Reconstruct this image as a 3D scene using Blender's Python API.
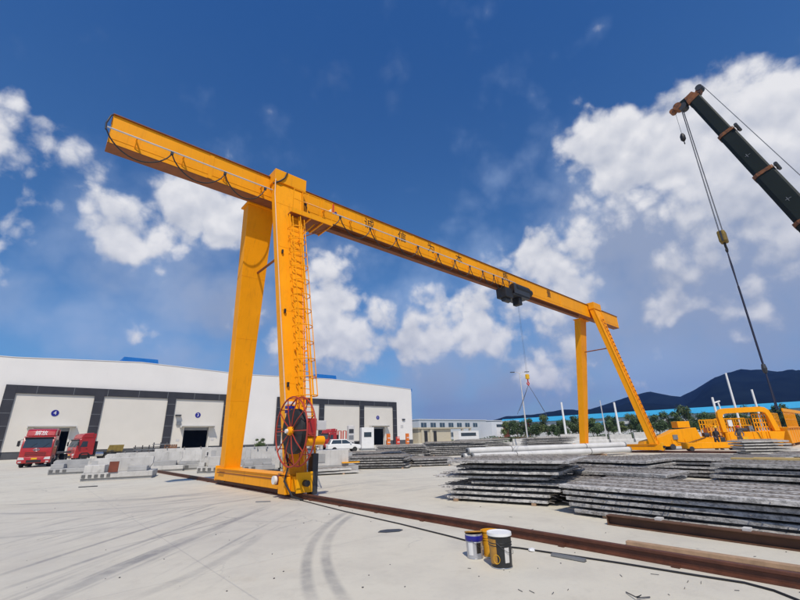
import bpy, bmesh, math, random
from mathutils import Vector, Matrix
R = math.radians
scene = bpy.context.scene
for o in list(bpy.data.objects): bpy.data.objects.remove(o)
C = scene.collection

# ---------------------------------------------------------------- camera
# X runs along the gantry girder, Y along the crane rail, Z up; metres
FPX, YAW, PITCH, ROLL, EYE = 404.37, R(48.383), R(18.856), R(1.592), 1.6
fw = Vector((math.cos(YAW)*math.cos(PITCH), math.sin(YAW)*math.cos(PITCH), math.sin(PITCH)))
rt = Vector((math.sin(YAW), -math.cos(YAW), 0)); dn = fw.cross(rt)
rt2 = math.cos(ROLL)*rt + math.sin(ROLL)*dn
dn2 = -math.sin(ROLL)*rt + math.cos(ROLL)*dn
cam = bpy.data.objects.new('camera', bpy.data.cameras.new('camera')); C.objects.link(cam)
m = Matrix((rt2, -dn2, -fw)).transposed().to_4x4(); m.translation = (0, 0, EYE)
cam.matrix_world = m
cam.data.sensor_width = 36; cam.data.lens = FPX/800*36
cam.data.clip_start = 0.05; cam.data.clip_end = 30000
scene.camera = cam

def ray(x, y): return fw + rt2*((x-400)/FPX) + dn2*((y-300)/FPX)
def gnd(x, y, z=0.0):
    d = ray(x, y); t = (z-EYE)/d.z
    return Vector((d.x*t, d.y*t, z))

# ---------------------------------------------------------------- sun, sky, exposure
SUN_EL = R(54); sx, sy = -0.60, -0.80
sund = Vector((sx*math.cos(SUN_EL), sy*math.cos(SUN_EL), math.sin(SUN_EL))).normalized()
sl = bpy.data.lights.new('sun', 'SUN'); sl.energy = 3.9; sl.angle = R(0.53); sl.color = (1.0, 0.91, 0.785)
so = bpy.data.objects.new('sun', sl); C.objects.link(so)
so.rotation_euler = sund.to_track_quat('Z', 'Y').to_euler(); so.location = (-20, -30, 60)
scene.view_settings.view_transform = 'Standard'; scene.view_settings.look = 'None'
scene.view_settings.exposure = 0.0; scene.view_settings.gamma = 1.0

world = bpy.data.worlds.new('World'); scene.world = world; world.use_nodes = True
wt = world.node_tree; N = wt.nodes.new; L = wt.links.new
wt.nodes.clear()
SKYK = .10
# heaped white clouds (x, y, radius, weight, brightness) and thin grey layers (x, y, radius, weight), as bearings seen from the yard
WHITE = [
    (600, 140, 60, 1, 1), (640, 120, 60, 1, 1), (690, 110, 70, 1.1, 1), (745, 110, 70, 1.1, 1), (810, 120, 90, 1.1, 1), (625, 170, 70, 1, .9), (690, 160, 95, 1.05, .85), (770, 180, 105, 1.05, .75), (735, 225, 70, .6, .35), (790, 250, 70, .6, .35), (650, 205, 60, .75, .65),
    (540, 192, 30, .6, .8), (575, 220, 28, .7, .9), (612, 243, 30, .6, .9),
    (530, 252, 50, .9, .9), (560, 275, 60, .85, .85), (520, 290, 40, .7, .7), (540, 352, 62, .8, .8), (590, 350, 50, .6, .6),
    (500, 330, 50, .75, .8), (470, 310, 48, .95, 1), (440, 325, 52, .95, .95), (480, 340, 45, .8, .8), (405, 345, 46, .7, .7), (395, 370, 46, .6, .6),
    (330, 300, 62, 1, 1), (350, 322, 50, 1, .95), (325, 345, 62, .9, .8), (362, 362, 50, .9, .8),
    (8, 118, 62, 1.1, 1), (24, 138, 40, .8, .9), (-30, 130, 55, .9, 1), (85, 168, 34, .55, .9),
    (6, 228, 66, 1.15, 1), (38, 242, 36, .85, .9), (-30, 240, 70, 1, 1),
    (190, 205, 80, 1.1, .95), (230, 222, 70, 1.05, .85), (150, 220, 66, .95, .8), (110, 228, 55, .7, .8),
    (150, 350, 46, .78, .9), (255, 345, 62, .62, .75), (215, 330, 40, .55, .7), (85, 262, 36, .5, .7), (300, 268, 34, .6, .9), (640, 310, 30, .55, .8), (750, 320, 34, .6, .8), (560, 395, 40, .5, .7), (200, 160, 24, .35, .8),
    (670, 315, 36, .7, .85), (790, 330, 55, .85, .85), (705, 332, 40, .5, .7), (630, 285, 55, .55, .5), (700, 290, 60, .5, .45), (770, 295, 60, .55, .45), (600, 190, 50, .6, .7), (560, 235, 40, .55, .7), (860, 210, 120, 1, .8), (900, 320, 80, .9, .8), (-90, 270, 90, .9, .9)]
GREY = [
    (640, 230, 150, 1.1), (720, 270, 150, 1.2), (810, 250, 160, 1.2), (600, 310, 120, 1), (690, 350, 150, 1), (540, 310, 95, .8), (790, 370, 130, .9),
    (520, 390, 130, .95), (440, 372, 110, .95), (480, 420, 140, 1), (300, 400, 120, .9), (150, 400, 140, .8), (330, 340, 100, .75), (220, 300, 130, .8), (100, 300, 130, .72), (180, 230, 130, .75), (20, 300, 120, .65), (300, 250, 80, .5), (60, 200, 80, .4), (620, 400, 120, .9), (420, 290, 90, .55), (480, 250, 70, .5),
    (520, 180, 80, .35), (920, 320, 180, 1), (-80, 280, 130, .7)]
AZW, NB, EL0, DEL, NS = R(72), 10, R(1.5), R(5.6), 31
def cover(az, el):
    h = YAW-az
    d = Vector((math.cos(h)*math.cos(el), math.sin(h)*math.cos(el), math.sin(el)))
    z = d.dot(fw)
    if z < .12: return (0, 0, .8)
    x, y = 400+FPX*d.dot(rt2)/z, 300+FPX*d.dot(dn2)/z
    wv = 0; br = 0; bw = 1e-6
    for cx, cy, r, w, b_ in WHITE:
        q = w*max(0, 1-math.hypot(x-cx, (y-cy)*1.1)/r)
        wv = max(wv, q)+.25*min(wv, q); br += b_*q; bw += q
    gv = max([0]+[w*max(0, 1-math.hypot(x-cx, (y-cy)*1.25)/r) for cx, cy, r, w in GREY])
    return (min(1, wv), min(1, gv), br/bw if bw > 1e-5 else .8)
out = N('ShaderNodeOutputWorld'); bg = N('ShaderNodeBackground'); L(bg.outputs[0], out.inputs[0])
tc = N('ShaderNodeTexCoord')
sky = N('ShaderNodeTexSky'); sky.sky_type = 'NISHITA'; sky.sun_disc = False
sky.sun_elevation = SUN_EL; sky.sun_rotation = math.atan2(sx, sy)
sky.altitude = 0; sky.air_density = 1.0; sky.dust_density = .6; sky.ozone_density = 4.0
bg.inputs['Strength'].default_value = SKYK
def math_(op, a, b=None, c=None, clamp=False):
    n = N('ShaderNodeMath'); n.operation = op; n.use_clamp = clamp
    for i, v in enumerate((a, b, c)):
        if v is None: continue
        if isinstance(v, (int, float)): n.inputs[i].default_value = v
        else: L(v, n.inputs[i])
    return n.outputs[0]
def vmath(op, a, b=None, sc=None):
    n = N('ShaderNodeVectorMath'); n.operation = op
    for i, v in enumerate((a, b)):
        if v is None: continue
        if isinstance(v, tuple): n.inputs[i].default_value = v
        else: L(v, n.inputs[i])
    if sc is not None:
        if isinstance(sc, float): n.inputs['Scale'].default_value = sc
        else: L(sc, n.inputs['Scale'])
    return n.outputs['Value' if op == 'DOT_PRODUCT' else 'Vector']
def mapr(v, a, b, c=0., d=1.):
    n = N('ShaderNodeMapRange'); n.interpolation_type = 'SMOOTHSTEP'
    L(v, n.inputs[0]); n.inputs[1].default_value = a; n.inputs[2].default_value = b; n.inputs[3].default_value = c; n.inputs[4].default_value = d
    return n.outputs[0]
def mixc(f, a, b):
    n = N('ShaderNodeMix'); n.data_type = 'RGBA'; L(f, n.inputs[0])
    for k, v in ((6, a), (7, b)):
        if isinstance(v, tuple): n.inputs[k].default_value = (*v, 1)
        else: L(v, n.inputs[k])
    return n.outputs[2]
def noise_(vec, scale, detail, rough=.55):
    n = N('ShaderNodeTexNoise'); n.inputs['Scale'].default_value = scale; n.inputs['Detail'].default_value = detail; n.inputs['Roughness'].default_value = rough; L(vec, n.inputs['Vector']); return n
dirv = tc.outputs['Generated']
wz = noise_(dirv, 7.5, 3)
wd = vmath('ADD', dirv, vmath('SCALE', vmath('SUBTRACT', wz.outputs['Color'], (.5, .5, .5)), sc=.09))
fh = (math.cos(YAW), math.sin(YAW), 0.); rh = (math.sin(YAW), -math.cos(YAW), 0.)
az_ = math_('ARCTAN2', vmath('DOT_PRODUCT', wd, rh), vmath('DOT_PRODUCT', wd, fh))
sp = N('ShaderNodeSeparateXYZ'); L(wd, sp.inputs[0])
el_ = math_('ARCSINE', sp.outputs[2])
# the same weather goes on round the rest of the sky (folded at +-72 degrees)
u_ = math_('DIVIDE', math_('PINGPONG', math_('ADD', az_, AZW), 2*AZW), 2*AZW)
acc = None
for k in range(NB):
    e = EL0+k*DEL
    cr_ = N('ShaderNodeValToRGB'); L(u_, cr_.inputs[0]); rp = cr_.color_ramp; rp.interpolation = 'LINEAR'
    while len(rp.elements) < NS: rp.elements.new(.5)
    for i in range(NS): rp.elements[i].position = i/(NS-1)
    for i in range(NS): rp.elements[i].color = (*cover(-AZW+2*AZW*i/(NS-1), e), 1)
    w_ = math_('SUBTRACT', 1.0, math_('ABSOLUTE', math_('MULTIPLY_ADD', el_, 1/DEL, -e/DEL)), clamp=True)
    t_ = vmath('SCALE', cr_.outputs[0], sc=w_)
    acc = t_ if acc is None else vmath('ADD', acc, t_)
sp2 = N('ShaderNodeSeparateXYZ'); L(acc, sp2.inputs[0]); fW, fG, fB = sp2.outputs
def puff(vec, det):
    f = noise_(vec, 7.0, det, .58).outputs['Fac']
    v = N('ShaderNodeTexVoronoi'); v.feature = 'F1'; v.inputs['Scale'].default_value = 10.0; v.inputs['Detail'].default_value = 2.0; v.inputs['Roughness'].default_value = .55; L(vec, v.inputs['Vector'])
    return math_('ADD', math_('MULTIPLY', f, .90), math_('MULTIPLY_ADD', v.outputs['Distance'], -.34, .30))
wd2 = vmath('ADD', dirv, vmath('SCALE', vmath('SUBTRACT', wz.outputs['Color'], (.5, .5, .5)), sc=.035))
n1 = puff(wd2, 6)
n2 = puff(vmath('ADD', wd2, (sund.x*.012, sund.y*.012, .024)), 3)
big = noise_(dirv, 2.2, 3).outputs['Fac']
dw = math_('ADD', math_('MULTIPLY_ADD', fW, 1.05, -.34), math_('MULTIPLY_ADD', n1, 1.5, -.75))
aw = mapr(dw, -.06, .28)
ag = mapr(math_('ADD', fG, math_('MULTIPLY_ADD', n1, .8, -.42)), -.02, .75, 0, .88)
lit = math_('ADD', math_('MULTIPLY_ADD', math_('SUBTRACT', n1, n2), 2.0, .0), math_('MULTIPLY_ADD', fB, 1.15, -.26))
lit = math_('ADD', lit, math_('MULTIPLY_ADD', dw, -.16, .03), clamp=True)
hz_ = mapr(el_, 0.25, 1.02)
tint = vmath('MULTIPLY', sky.outputs[0], mixc(hz_, (.58, .93, 1.16), (.33, .77, 1.22)))
K = 1/SKYK
gcol = mixc(mapr(math_('ADD', big, math_('MULTIPLY', fG, .25)), .4, .8), (.37*K, .50*K, .74*K), (.345*K, .405*K, .54*K))
c1 = mixc(ag, tint, gcol)
wcol = mixc(lit, (.36*K, .41*K, .52*K), (.86*K, .855*K, .865*K))
c2 = mixc(aw, c1, wcol)
L(c2, bg.inputs['Color'])
world.cycles.sampling_method = 'MANUAL'; world.cycles.sample_map_resolution = 256
scene.render.engine = 'CYCLES'

# ---------------------------------------------------------------- helpers
def link(o, parent=None):
    C.objects.link(o)
    if parent is not None: o.parent = parent
    return o
def thing(name, label, cat, loc=(0, 0, 0), rz=0.0, group=None):
    o = bpy.data.objects.new(name, None); link(o)
    o.location = loc; o.rotation_euler = (0, 0, rz); o.empty_display_size = .2
    return tag(o, label, cat, group)
def tag(o, label=None, cat=None, group=None, kind=None):
    if label: o['label'] = label
    if cat: o['category'] = cat
    if group: o['group'] = group
    if kind: o['kind'] = kind
    return o
def worldloc(o):
    v = Vector((0, 0, 0))
    while o is not None: v = v + o.location; o = o.parent
    return v
def copy_tree(o, parent=None):
    c = o.copy(); C.objects.link(c); c.parent = parent
    for ch in list(o.children): copy_tree(ch, c)
    return c

class MB:
    def __init__(s): s.v = []; s.f = []
    def add(s, vs, fs):
        b = len(s.v); s.v += [tuple(v) for v in vs]; s.f += [tuple(i+b for i in f) for f in fs]; return s
    def hex(s, p):           # 8 points: bottom ring, top ring (ccw from above)
        return s.add(p, [(3, 2, 1, 0), (4, 5, 6, 7), (0, 1, 5, 4), (1, 2, 6, 5), (2, 3, 7, 6), (3, 0, 4, 7)])
    def box(s, x0, x1, y0, y1, z0, z1):
        return s.hex([(x0, y0, z0), (x1, y0, z0), (x1, y1, z0), (x0, y1, z0), (x0, y0, z1), (x1, y0, z1), (x1, y1, z1), (x0, y1, z1)])
    def cbox(s, c, d, rot=None):
        x, y, z = d[0]/2, d[1]/2, d[2]/2
        ps = [Vector(p) for p in ((-x, -y, -z), (x, -y, -z), (x, y, -z), (-x, y, -z), (-x, -y, z), (x, -y, z), (x, y, z), (-x, y, z))]
        if rot is not None: ps = [rot @ p for p in ps]
        return s.hex([p+Vector(c) for p in ps])
    def frame(s, d):
        d = d.normalized(); up = Vector((0, 0, 1)) if abs(d.z) < .95 else Vector((0, 1, 0))
        a = d.cross(up).normalized(); return a, a.cross(d).normalized()
    def beam(s, p, q, w, h, w2=None, h2=None):
        p, q = Vector(p), Vector(q); a, b = s.frame(q-p); w2 = w if w2 is None else w2; h2 = h if h2 is None else h2
        r = lambda o, w, h: [o-a*w/2-b*h/2, o+a*w/2-b*h/2, o+a*w/2+b*h/2, o-a*w/2+b*h/2]
        return s.hex(r(p, w, h)+r(q, w2, h2))
    def tube(s, pts, r, n=6, closed=False, r2=None):
        pts = [Vector(p) for p in pts]; k = len(pts); vs = []; fs = []
        pa = None
        for i, p in enumerate(pts):
            if closed: d = pts[(i+1) % k]-pts[i-1]
            else: d = pts[min(i+1, k-1)]-pts[max(i-1, 0)]
            d.normalize()
            if pa is None: a, b = s.frame(d)
            else:
                a = pa-d*pa.dot(d)
                a = a.normalized() if a.length > 1e-6 else s.frame(d)[0]
                b = a.cross(d).normalized()
            pa = a
            rr = r if r2 is None else r+(r2-r)*i/max(1, k-1)
            for j in range(n):
                t = 2*math.pi*j/n; vs.append(p+a*math.cos(t)*rr+b*math.sin(t)*rr)
        m = k if closed else k-1
        for i in range(m):
            for j in range(n):
                i2 = (i+1) % k
                fs.append((i*n+j, i*n+(j+1) % n, i2*n+(j+1) % n, i2*n+j))
        if not closed: fs += [tuple(range(n-1, -1, -1)), tuple((k-1)*n+j for j in range(n))]
        return s.add(vs, fs)
    def cyl(s, p, q, r, n=12, r2=None): return s.tube([p, q], r, n, r2=r2)
    def lathe(s, prof, c, axis='z', n=20):        # prof: (radius, height)
        vs = []; fs = []
        for r, h in prof:
            for j in range(n):
                t = 2*math.pi*j/n; u, v = r*math.cos(t), r*math.sin(t)
                vs.append({'z': (c[0]+u, c[1]+v, c[2]+h), 'x': (c[0]+h, c[1]+u, c[2]+v), 'y': (c[0]+u, c[1]+h, c[2]-v)}[axis])
        k = len(prof)
        for i in range(k-1):
            for j in range(n): fs.append((i*n+j, i*n+(j+1) % n, (i+1)*n+(j+1) % n, (i+1)*n+j))
        if prof[0][0] > 1e-4: fs.append(tuple(range(n-1, -1, -1)))
        if prof[-1][0] > 1e-4: fs.append(tuple((k-1)*n+j for j in range(n)))
        return s.add(vs, fs)
    def prism(s, poly, a, b, axis='y'):
        f = {'y': lambda u, v, t: (u, t, v), 'x': lambda u, v, t: (t, u, v), 'z': lambda u, v, t: (u, v, t)}[axis]
        n = len(poly); vs = [f(u, v, a) for u, v in poly]+[f(u, v, b) for u, v in poly]
        fs = [tuple(range(n-1, -1, -1)), tuple(range(n, 2*n))]+[(i, (i+1) % n, n+(i+1) % n, n+i) for i in range(n)]
        return s.add(vs, fs)
    def mesh(s, name, smooth=None):
        me = bpy.data.meshes.new(name); me.from_pydata(s.v, [], s.f); me.update()
        bm = bmesh.new(); bm.from_mesh(me); bmesh.ops.recalc_face_normals(bm, faces=bm.faces); bm.to_mesh(me); bm.free()
        if smooth:
            me.polygons.foreach_set('use_smooth', [True]*len(me.polygons)); me.set_sharp_from_angle(angle=R(smooth))
        return me
    def build(s, name, mat, parent=None, world=False, smooth=None, bevel=0, label=None):
        if world and parent is not None:
            w = worldloc(parent); s.v = [(x-w.x, y-w.y, z-w.z) for x, y, z in s.v]
        me = s.mesh(name, smooth); o = bpy.data.objects.new(name, me); link(o, parent)
        me.materials.append(mat)
        if bevel:
            b = o.modifiers.new('bevel', 'BEVEL'); b.width = bevel; b.segments = 2; b.limit_method = 'ANGLE'; b.angle_limit = R(40)
        if label: o['label'] = label
        return o
def dup_part(o, parent, loc=None):
    c = o.copy(); C.objects.link(c); c.parent = parent
    if loc is not None: c.location = loc
    return c

# ---------------------------------------------------------------- materials
def streaks(mt, amount, col):
    nt = mt.node_tree; n = nt.nodes.new; l = nt.links.new; b = nt.nodes['Principled BSDF']
    src = b.inputs['Base Color'].links[0].from_socket
    geo = n('ShaderNodeNewGeometry'); mp = n('ShaderNodeMapping'); mp.inputs['Scale'].default_value = (5, 5, .32); l(geo.outputs['Position'], mp.inputs[0])
    z = n('ShaderNodeTexNoise'); z.inputs['Scale'].default_value = 1.6; z.inputs['Detail'].default_value = 6; z.inputs['Roughness'].default_value = .7; l(mp.outputs[0], z.inputs['Vector'])
    r = n('ShaderNodeMapRange'); r.interpolation_type = 'SMOOTHSTEP'; l(z.outputs['Fac'], r.inputs[0]); r.inputs[1].default_value = .50; r.inputs[2].default_value = .78; r.inputs[4].default_value = amount
    x = n('ShaderNodeMix'); x.data_type = 'RGBA'; l(r.outputs[0], x.inputs[0]); l(src, x.inputs[6]); x.inputs[7].default_value = (*col, 1); l(x.outputs[2], b.inputs['Base Color'])
def newmat(name):
    mt = bpy.data.materials.new(name); mt.use_nodes = True
    nt = mt.node_tree; return mt, nt, nt.nodes['Principled BSDF']
def pmat(name, col, rough=.6, metal=0., var=.12, scale=2., dirt=None, dirt_amt=.5, dirt_scale=3., bump=.0, bscale=60., rnd=0., coat=0., spec=.5):
    mt, nt, b = newmat(name); n = nt.nodes.new; l = nt.links.new
    geo = n('ShaderNodeNewGeometry')
    nz = n('ShaderNodeTexNoise'); nz.inputs['Scale'].default_value = scale; nz.inputs['Detail'].default_value = 6; nz.inputs['Roughness'].default_value = .6
    l(geo.outputs['Position'], nz.inputs['Vector'])
    rp = n('ShaderNodeMapRange'); l(nz.outputs['Fac'], rp.inputs[0])
    rp.inputs[1].default_value = .3; rp.inputs[2].default_value = .7; rp.inputs[3].default_value = 1-var; rp.inputs[4].default_value = 1+var
    cur = n('ShaderNodeVectorMath'); cur.operation = 'SCALE'; cur.inputs[0].default_value = col; l(rp.outputs[0], cur.inputs['Scale']); cur = cur.outputs[0]
    if rnd:
        oi = n('ShaderNodeObjectInfo'); mr = n('ShaderNodeMapRange'); l(oi.outputs['Random'], mr.inputs[0]); mr.inputs[3].default_value = 1-rnd; mr.inputs[4].default_value = 1+rnd
        s2 = n('ShaderNodeVectorMath'); s2.operation = 'SCALE'; l(cur, s2.inputs[0]); l(mr.outputs[0], s2.inputs['Scale']); cur = s2.outputs[0]
    if dirt:
        d = n('ShaderNodeTexNoise'); d.inputs['Scale'].default_value = dirt_scale; d.inputs['Detail'].default_value = 8; d.inputs['Roughness'].default_value = .68
        l(geo.outputs['Position'], d.inputs['Vector'])
        dm = n('ShaderNodeMapRange'); dm.interpolation_type = 'SMOOTHSTEP'; l(d.outputs['Fac'], dm.inputs[0]); dm.inputs[1].default_value = .66-.3*dirt_amt; dm.inputs[2].default_value = .82-.2*dirt_amt
        dm.inputs[4].default_value = min(1, .5+dirt_amt*.5)
        mx = n('ShaderNodeMix'); mx.data_type = 'RGBA'; l(dm.outputs[0], mx.inputs[0]); l(cur, mx.inputs[6]); mx.inputs[7].default_value = (*dirt, 1); cur = mx.outputs[2]
    l(cur, b.inputs['Base Color'])
    rr = n('ShaderNodeMapRange'); l(nz.outputs['Fac'], rr.inputs[0]); rr.inputs[3].default_value = max(.02, rough-.1); rr.inputs[4].default_value = min(1, rough+.1); l(rr.outputs[0], b.inputs['Roughness'])
    b.inputs['Metallic'].default_value = metal; b.inputs['Specular IOR Level'].default_value = spec
    if coat: b.inputs['Coat Weight'].default_value = coat; b.inputs['Coat Roughness'].default_value = .15
    if bump:
        bn = n('ShaderNodeTexNoise'); bn.inputs['Scale'].default_value = bscale; bn.inputs['Detail'].default_value = 4; l(geo.outputs['Position'], bn.inputs['Vector'])
        bp = n('ShaderNodeBump'); bp.inputs['Strength'].default_value = bump; bp.inputs['Distance'].default_value = .01; l(bn.outputs['Fac'], bp.inputs['Height']); l(bp.outputs[0], b.inputs['Normal'])
    return mt
M = {}
M['orange'] = pmat('orange paint', (.88, .345, .0015), .5, spec=.22, var=.07, scale=.7, dirt=(.52, .18, .003), dirt_amt=.18, dirt_scale=1.6, bump=.03, bscale=6)
streaks(M['orange'], .42, (.42, .15, .01))
M['orange2'] = pmat('yellow orange paint', (.88, .39, .002), .5, spec=.25, var=.07, scale=1.5, dirt=(.5, .2, .02), dirt_amt=.2)
M['primer'] = pmat('rust brown primer', (.23, .075, .022), .7, var=.2, scale=3)
M['rail'] = pmat('rusty rail steel', (.115, .042, .024), .55, metal=.25, var=.25, scale=6, dirt=(.05, .03, .025), dirt_amt=.35, dirt_scale=9, bump=.1)
M['hbeam'] = pmat('rusty red brown steel', (.105, .048, .025), .75, var=.25, scale=4, dirt=(.2, .11, .06), dirt_amt=.3, dirt_scale=5, bump=.1)
M['black'] = pmat('black rubber', (.014, .014, .016), .55, var=.2)
M['darkgrey'] = pmat('dark grey steel', (.035, .038, .045), .5, var=.2)
M['grey'] = pmat('grey steel', (.22, .23, .24), .5, metal=.3, var=.15)
M['galv'] = pmat('white galvanised pipe', (.62, .60, .58), .4, metal=.2, var=.1)
M['red'] = pmat('red enamel', (.42, .016, .012), .38, var=.1, coat=.3)
M['redpipe'] = pmat('red oxide tube', (.36, .035, .016), .5, var=.15)
M['truckred'] = pmat('truck red paint', (.40, .014, .012), .3, var=.1, scale=1.5, dirt=(.22, .05, .035), dirt_amt=.3, coat=.6)
M['white'] = pmat('white paint', (.72, .72, .71), .5, var=.05)
M['glass'] = pmat('dark glass', (.035, .05, .065), .06, var=.1)
M['chrome'] = pmat('bright metal', (.6, .6, .6), .25, metal=.9, var=.05)
M['lamp'] = pmat('clear lamp glass', (.6, .6, .58), .15, var=.05)
M['tyre'] = pmat('tyre rubber', (.022, .022, .022), .8, var=.25, scale=8)
M['rim'] = pmat('dusty steel rim', (.25, .24, .23), .6, metal=.3, var=.2)
M['precast'] = pmat('pale precast concrete', (.51, .50, .475), .85, var=.14, scale=1.6, dirt=(.29, .28, .26), dirt_amt=.42, dirt_scale=2.4, bump=.15, bscale=30, rnd=.06)
streaks(M['precast'], .5, (.24, .235, .22))
M['precast2'] = pmat('grey precast concrete', (.36, .36, .355), .85, var=.14, scale=1.6, dirt=(.24, .24, .235), dirt_amt=.4, dirt_scale=2, bump=.15, bscale=30, rnd=.08)
M['rust'] = pmat('rusty plate', (.17, .045, .025), .8, var=.25)
M['wood'] = pmat('weathered timber', (.36, .235, .145), .8, var=.2, scale=7, dirt=(.22, .15, .10), dirt_amt=.3, bump=.2, bscale=40)
M['timber'] = pmat('yellow sawn timber', (.55, .40, .16), .8, var=.15, scale=5)
M['rebar'] = pmat('rebar', (.30, .27, .245), .7, metal=.2, var=.3, scale=6)
M['olive'] = pmat('olive drab paint', (.24, .17, .035), .6, var=.2)
M['boom'] = pmat('dark green boom paint', (.006, .012, .010), .6, spec=.3, var=.2, scale=1)
M['boomtop'] = pmat('grey green boom steel', (.20, .22, .21), .5, var=.15)
M['collar'] = pmat('orange brown collar', (.22, .08, .02), .5, var=.3, scale=4, dirt=(.03, .025, .025), dirt_amt=.7)
M['rope'] = pmat('steel wire rope', (.06, .06, .065), .5, var=.1)
M['sling'] = pmat('navy lifting sling', (.015, .02, .05), .7, var=.1)
M['skinm'] = pmat('skin', (.42, .24, .16), .6, var=.05)
M['cloth'] = pmat('dark work clothes', (.03, .032, .042), .85, var=.2, scale=9)
M['cloth2'] = pmat('grey work clothes', (.10, .10, .11), .85, var=.2, scale=9)
M['yellow'] = pmat('yellow plastic', (.75, .42, .01), .4, var=.05)
M['redplastic'] = pmat('red plastic', (.62, .05, .02), .4, var=.05)
M['blue'] = pmat('blue sheet', (.01, .16, .50), .4, var=.08)
M['roofblue'] = pmat('bright blue roof sheet', (.05, .37, .62), .45, var=.06, scale=.1)
M['orangered'] = pmat('orange red plastic', (.70, .17, .02), .5, var=.1)
M['collar3'] = pmat('faded orange panel', (.62, .27, .08), .6, var=.1)
M['hookyellow'] = pmat('dull yellow hook block', (.20, .13, .015), .6, var=.3, scale=6)
M['boxout'] = pmat('formwork pocket with painted shade', (.12, .12, .118), .9, var=.2)  # dark colour stands in for shade inside the base pockets
M['pile'] = pmat('pale grey pile concrete', (.58, .575, .56), .7, var=.1, scale=1.2, dirt=(.40, .39, .375), dirt_amt=.25)
M['conduitpink'] = pmat('pale pinkish conduit', (.62, .42, .30), .5, var=.1)
M['navy'] = pmat('navy print', (.012, .012, .22), .4, var=.1)
M['ink'] = pmat('black print', (.02, .015, .01), .6, var=.1)

def concrete_slab_mat(name, light, dark):
    """mottled board-marked concrete: pale laitance over dark pitted patches"""
    mt, nt, b = newmat(name); n = nt.nodes.new; l = nt.links.new
    geo = n('ShaderNodeNewGeometry'); mp = n('ShaderNodeMapping'); mp.inputs['Scale'].default_value = (1, 1, 1.7); l(geo.outputs['Position'], mp.inputs[0])
    a = n('ShaderNodeTexNoise'); a.inputs['Scale'].default_value = 8; a.inputs['Detail'].default_value = 6; a.inputs['Roughness'].default_value = .72; l(mp.outputs[0], a.inputs['Vector'])
    v = n('ShaderNodeTexVoronoi'); v.inputs['Scale'].default_value = 34; l(mp.outputs[0], v.inputs['Vector'])
    m1 = n('ShaderNodeMath'); m1.operation = 'MULTIPLY_ADD'; l(v.outputs['Distance'], m1.inputs[0]); m1.inputs[1].default_value = .16; l(a.outputs['Fac'], m1.inputs[2])
    r = n('ShaderNodeMapRange'); r.interpolation_type = 'SMOOTHSTEP'; l(m1.outputs[0], r.inputs[0]); r.inputs[1].default_value = .47; r.inputs[2].default_value = .72
    c = n('ShaderNodeMix'); c.data_type = 'RGBA'; l(r.outputs[0], c.inputs[0]); c.inputs[6].default_value = (*light, 1); c.inputs[7].default_value = (*dark, 1)
    oi = n('ShaderNodeObjectInfo'); mr = n('ShaderNodeMapRange'); l(oi.outputs['Random'], mr.inputs[0]); mr.inputs[3].default_value = .68; mr.inputs[4].default_value = 1.2
    s = n('ShaderNodeVectorMath'); s.operation = 'SCALE'; l(c.outputs[2], s.inputs[0]); l(mr.outputs[0], s.inputs['Scale']); l(s.outputs[0], b.inputs['Base Color'])
    b.inputs['Roughness'].default_value = .9
    bp = n('ShaderNodeBump'); bp.inputs['Strength'].default_value = .5; bp.inputs['Distance'].default_value = .02; l(m1.outputs[0], bp.inputs['Height']); l(bp.outputs[0], b.inputs['Normal'])
    return mt
M['slab'] = concrete_slab_mat('mottled slab concrete', (.52, .505, .48), (.20, .195, .188))
M['slabdark'] = concrete_slab_mat('dark mottled slab concrete', (.38, .37, .355), (.13, .13, .128))

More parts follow.
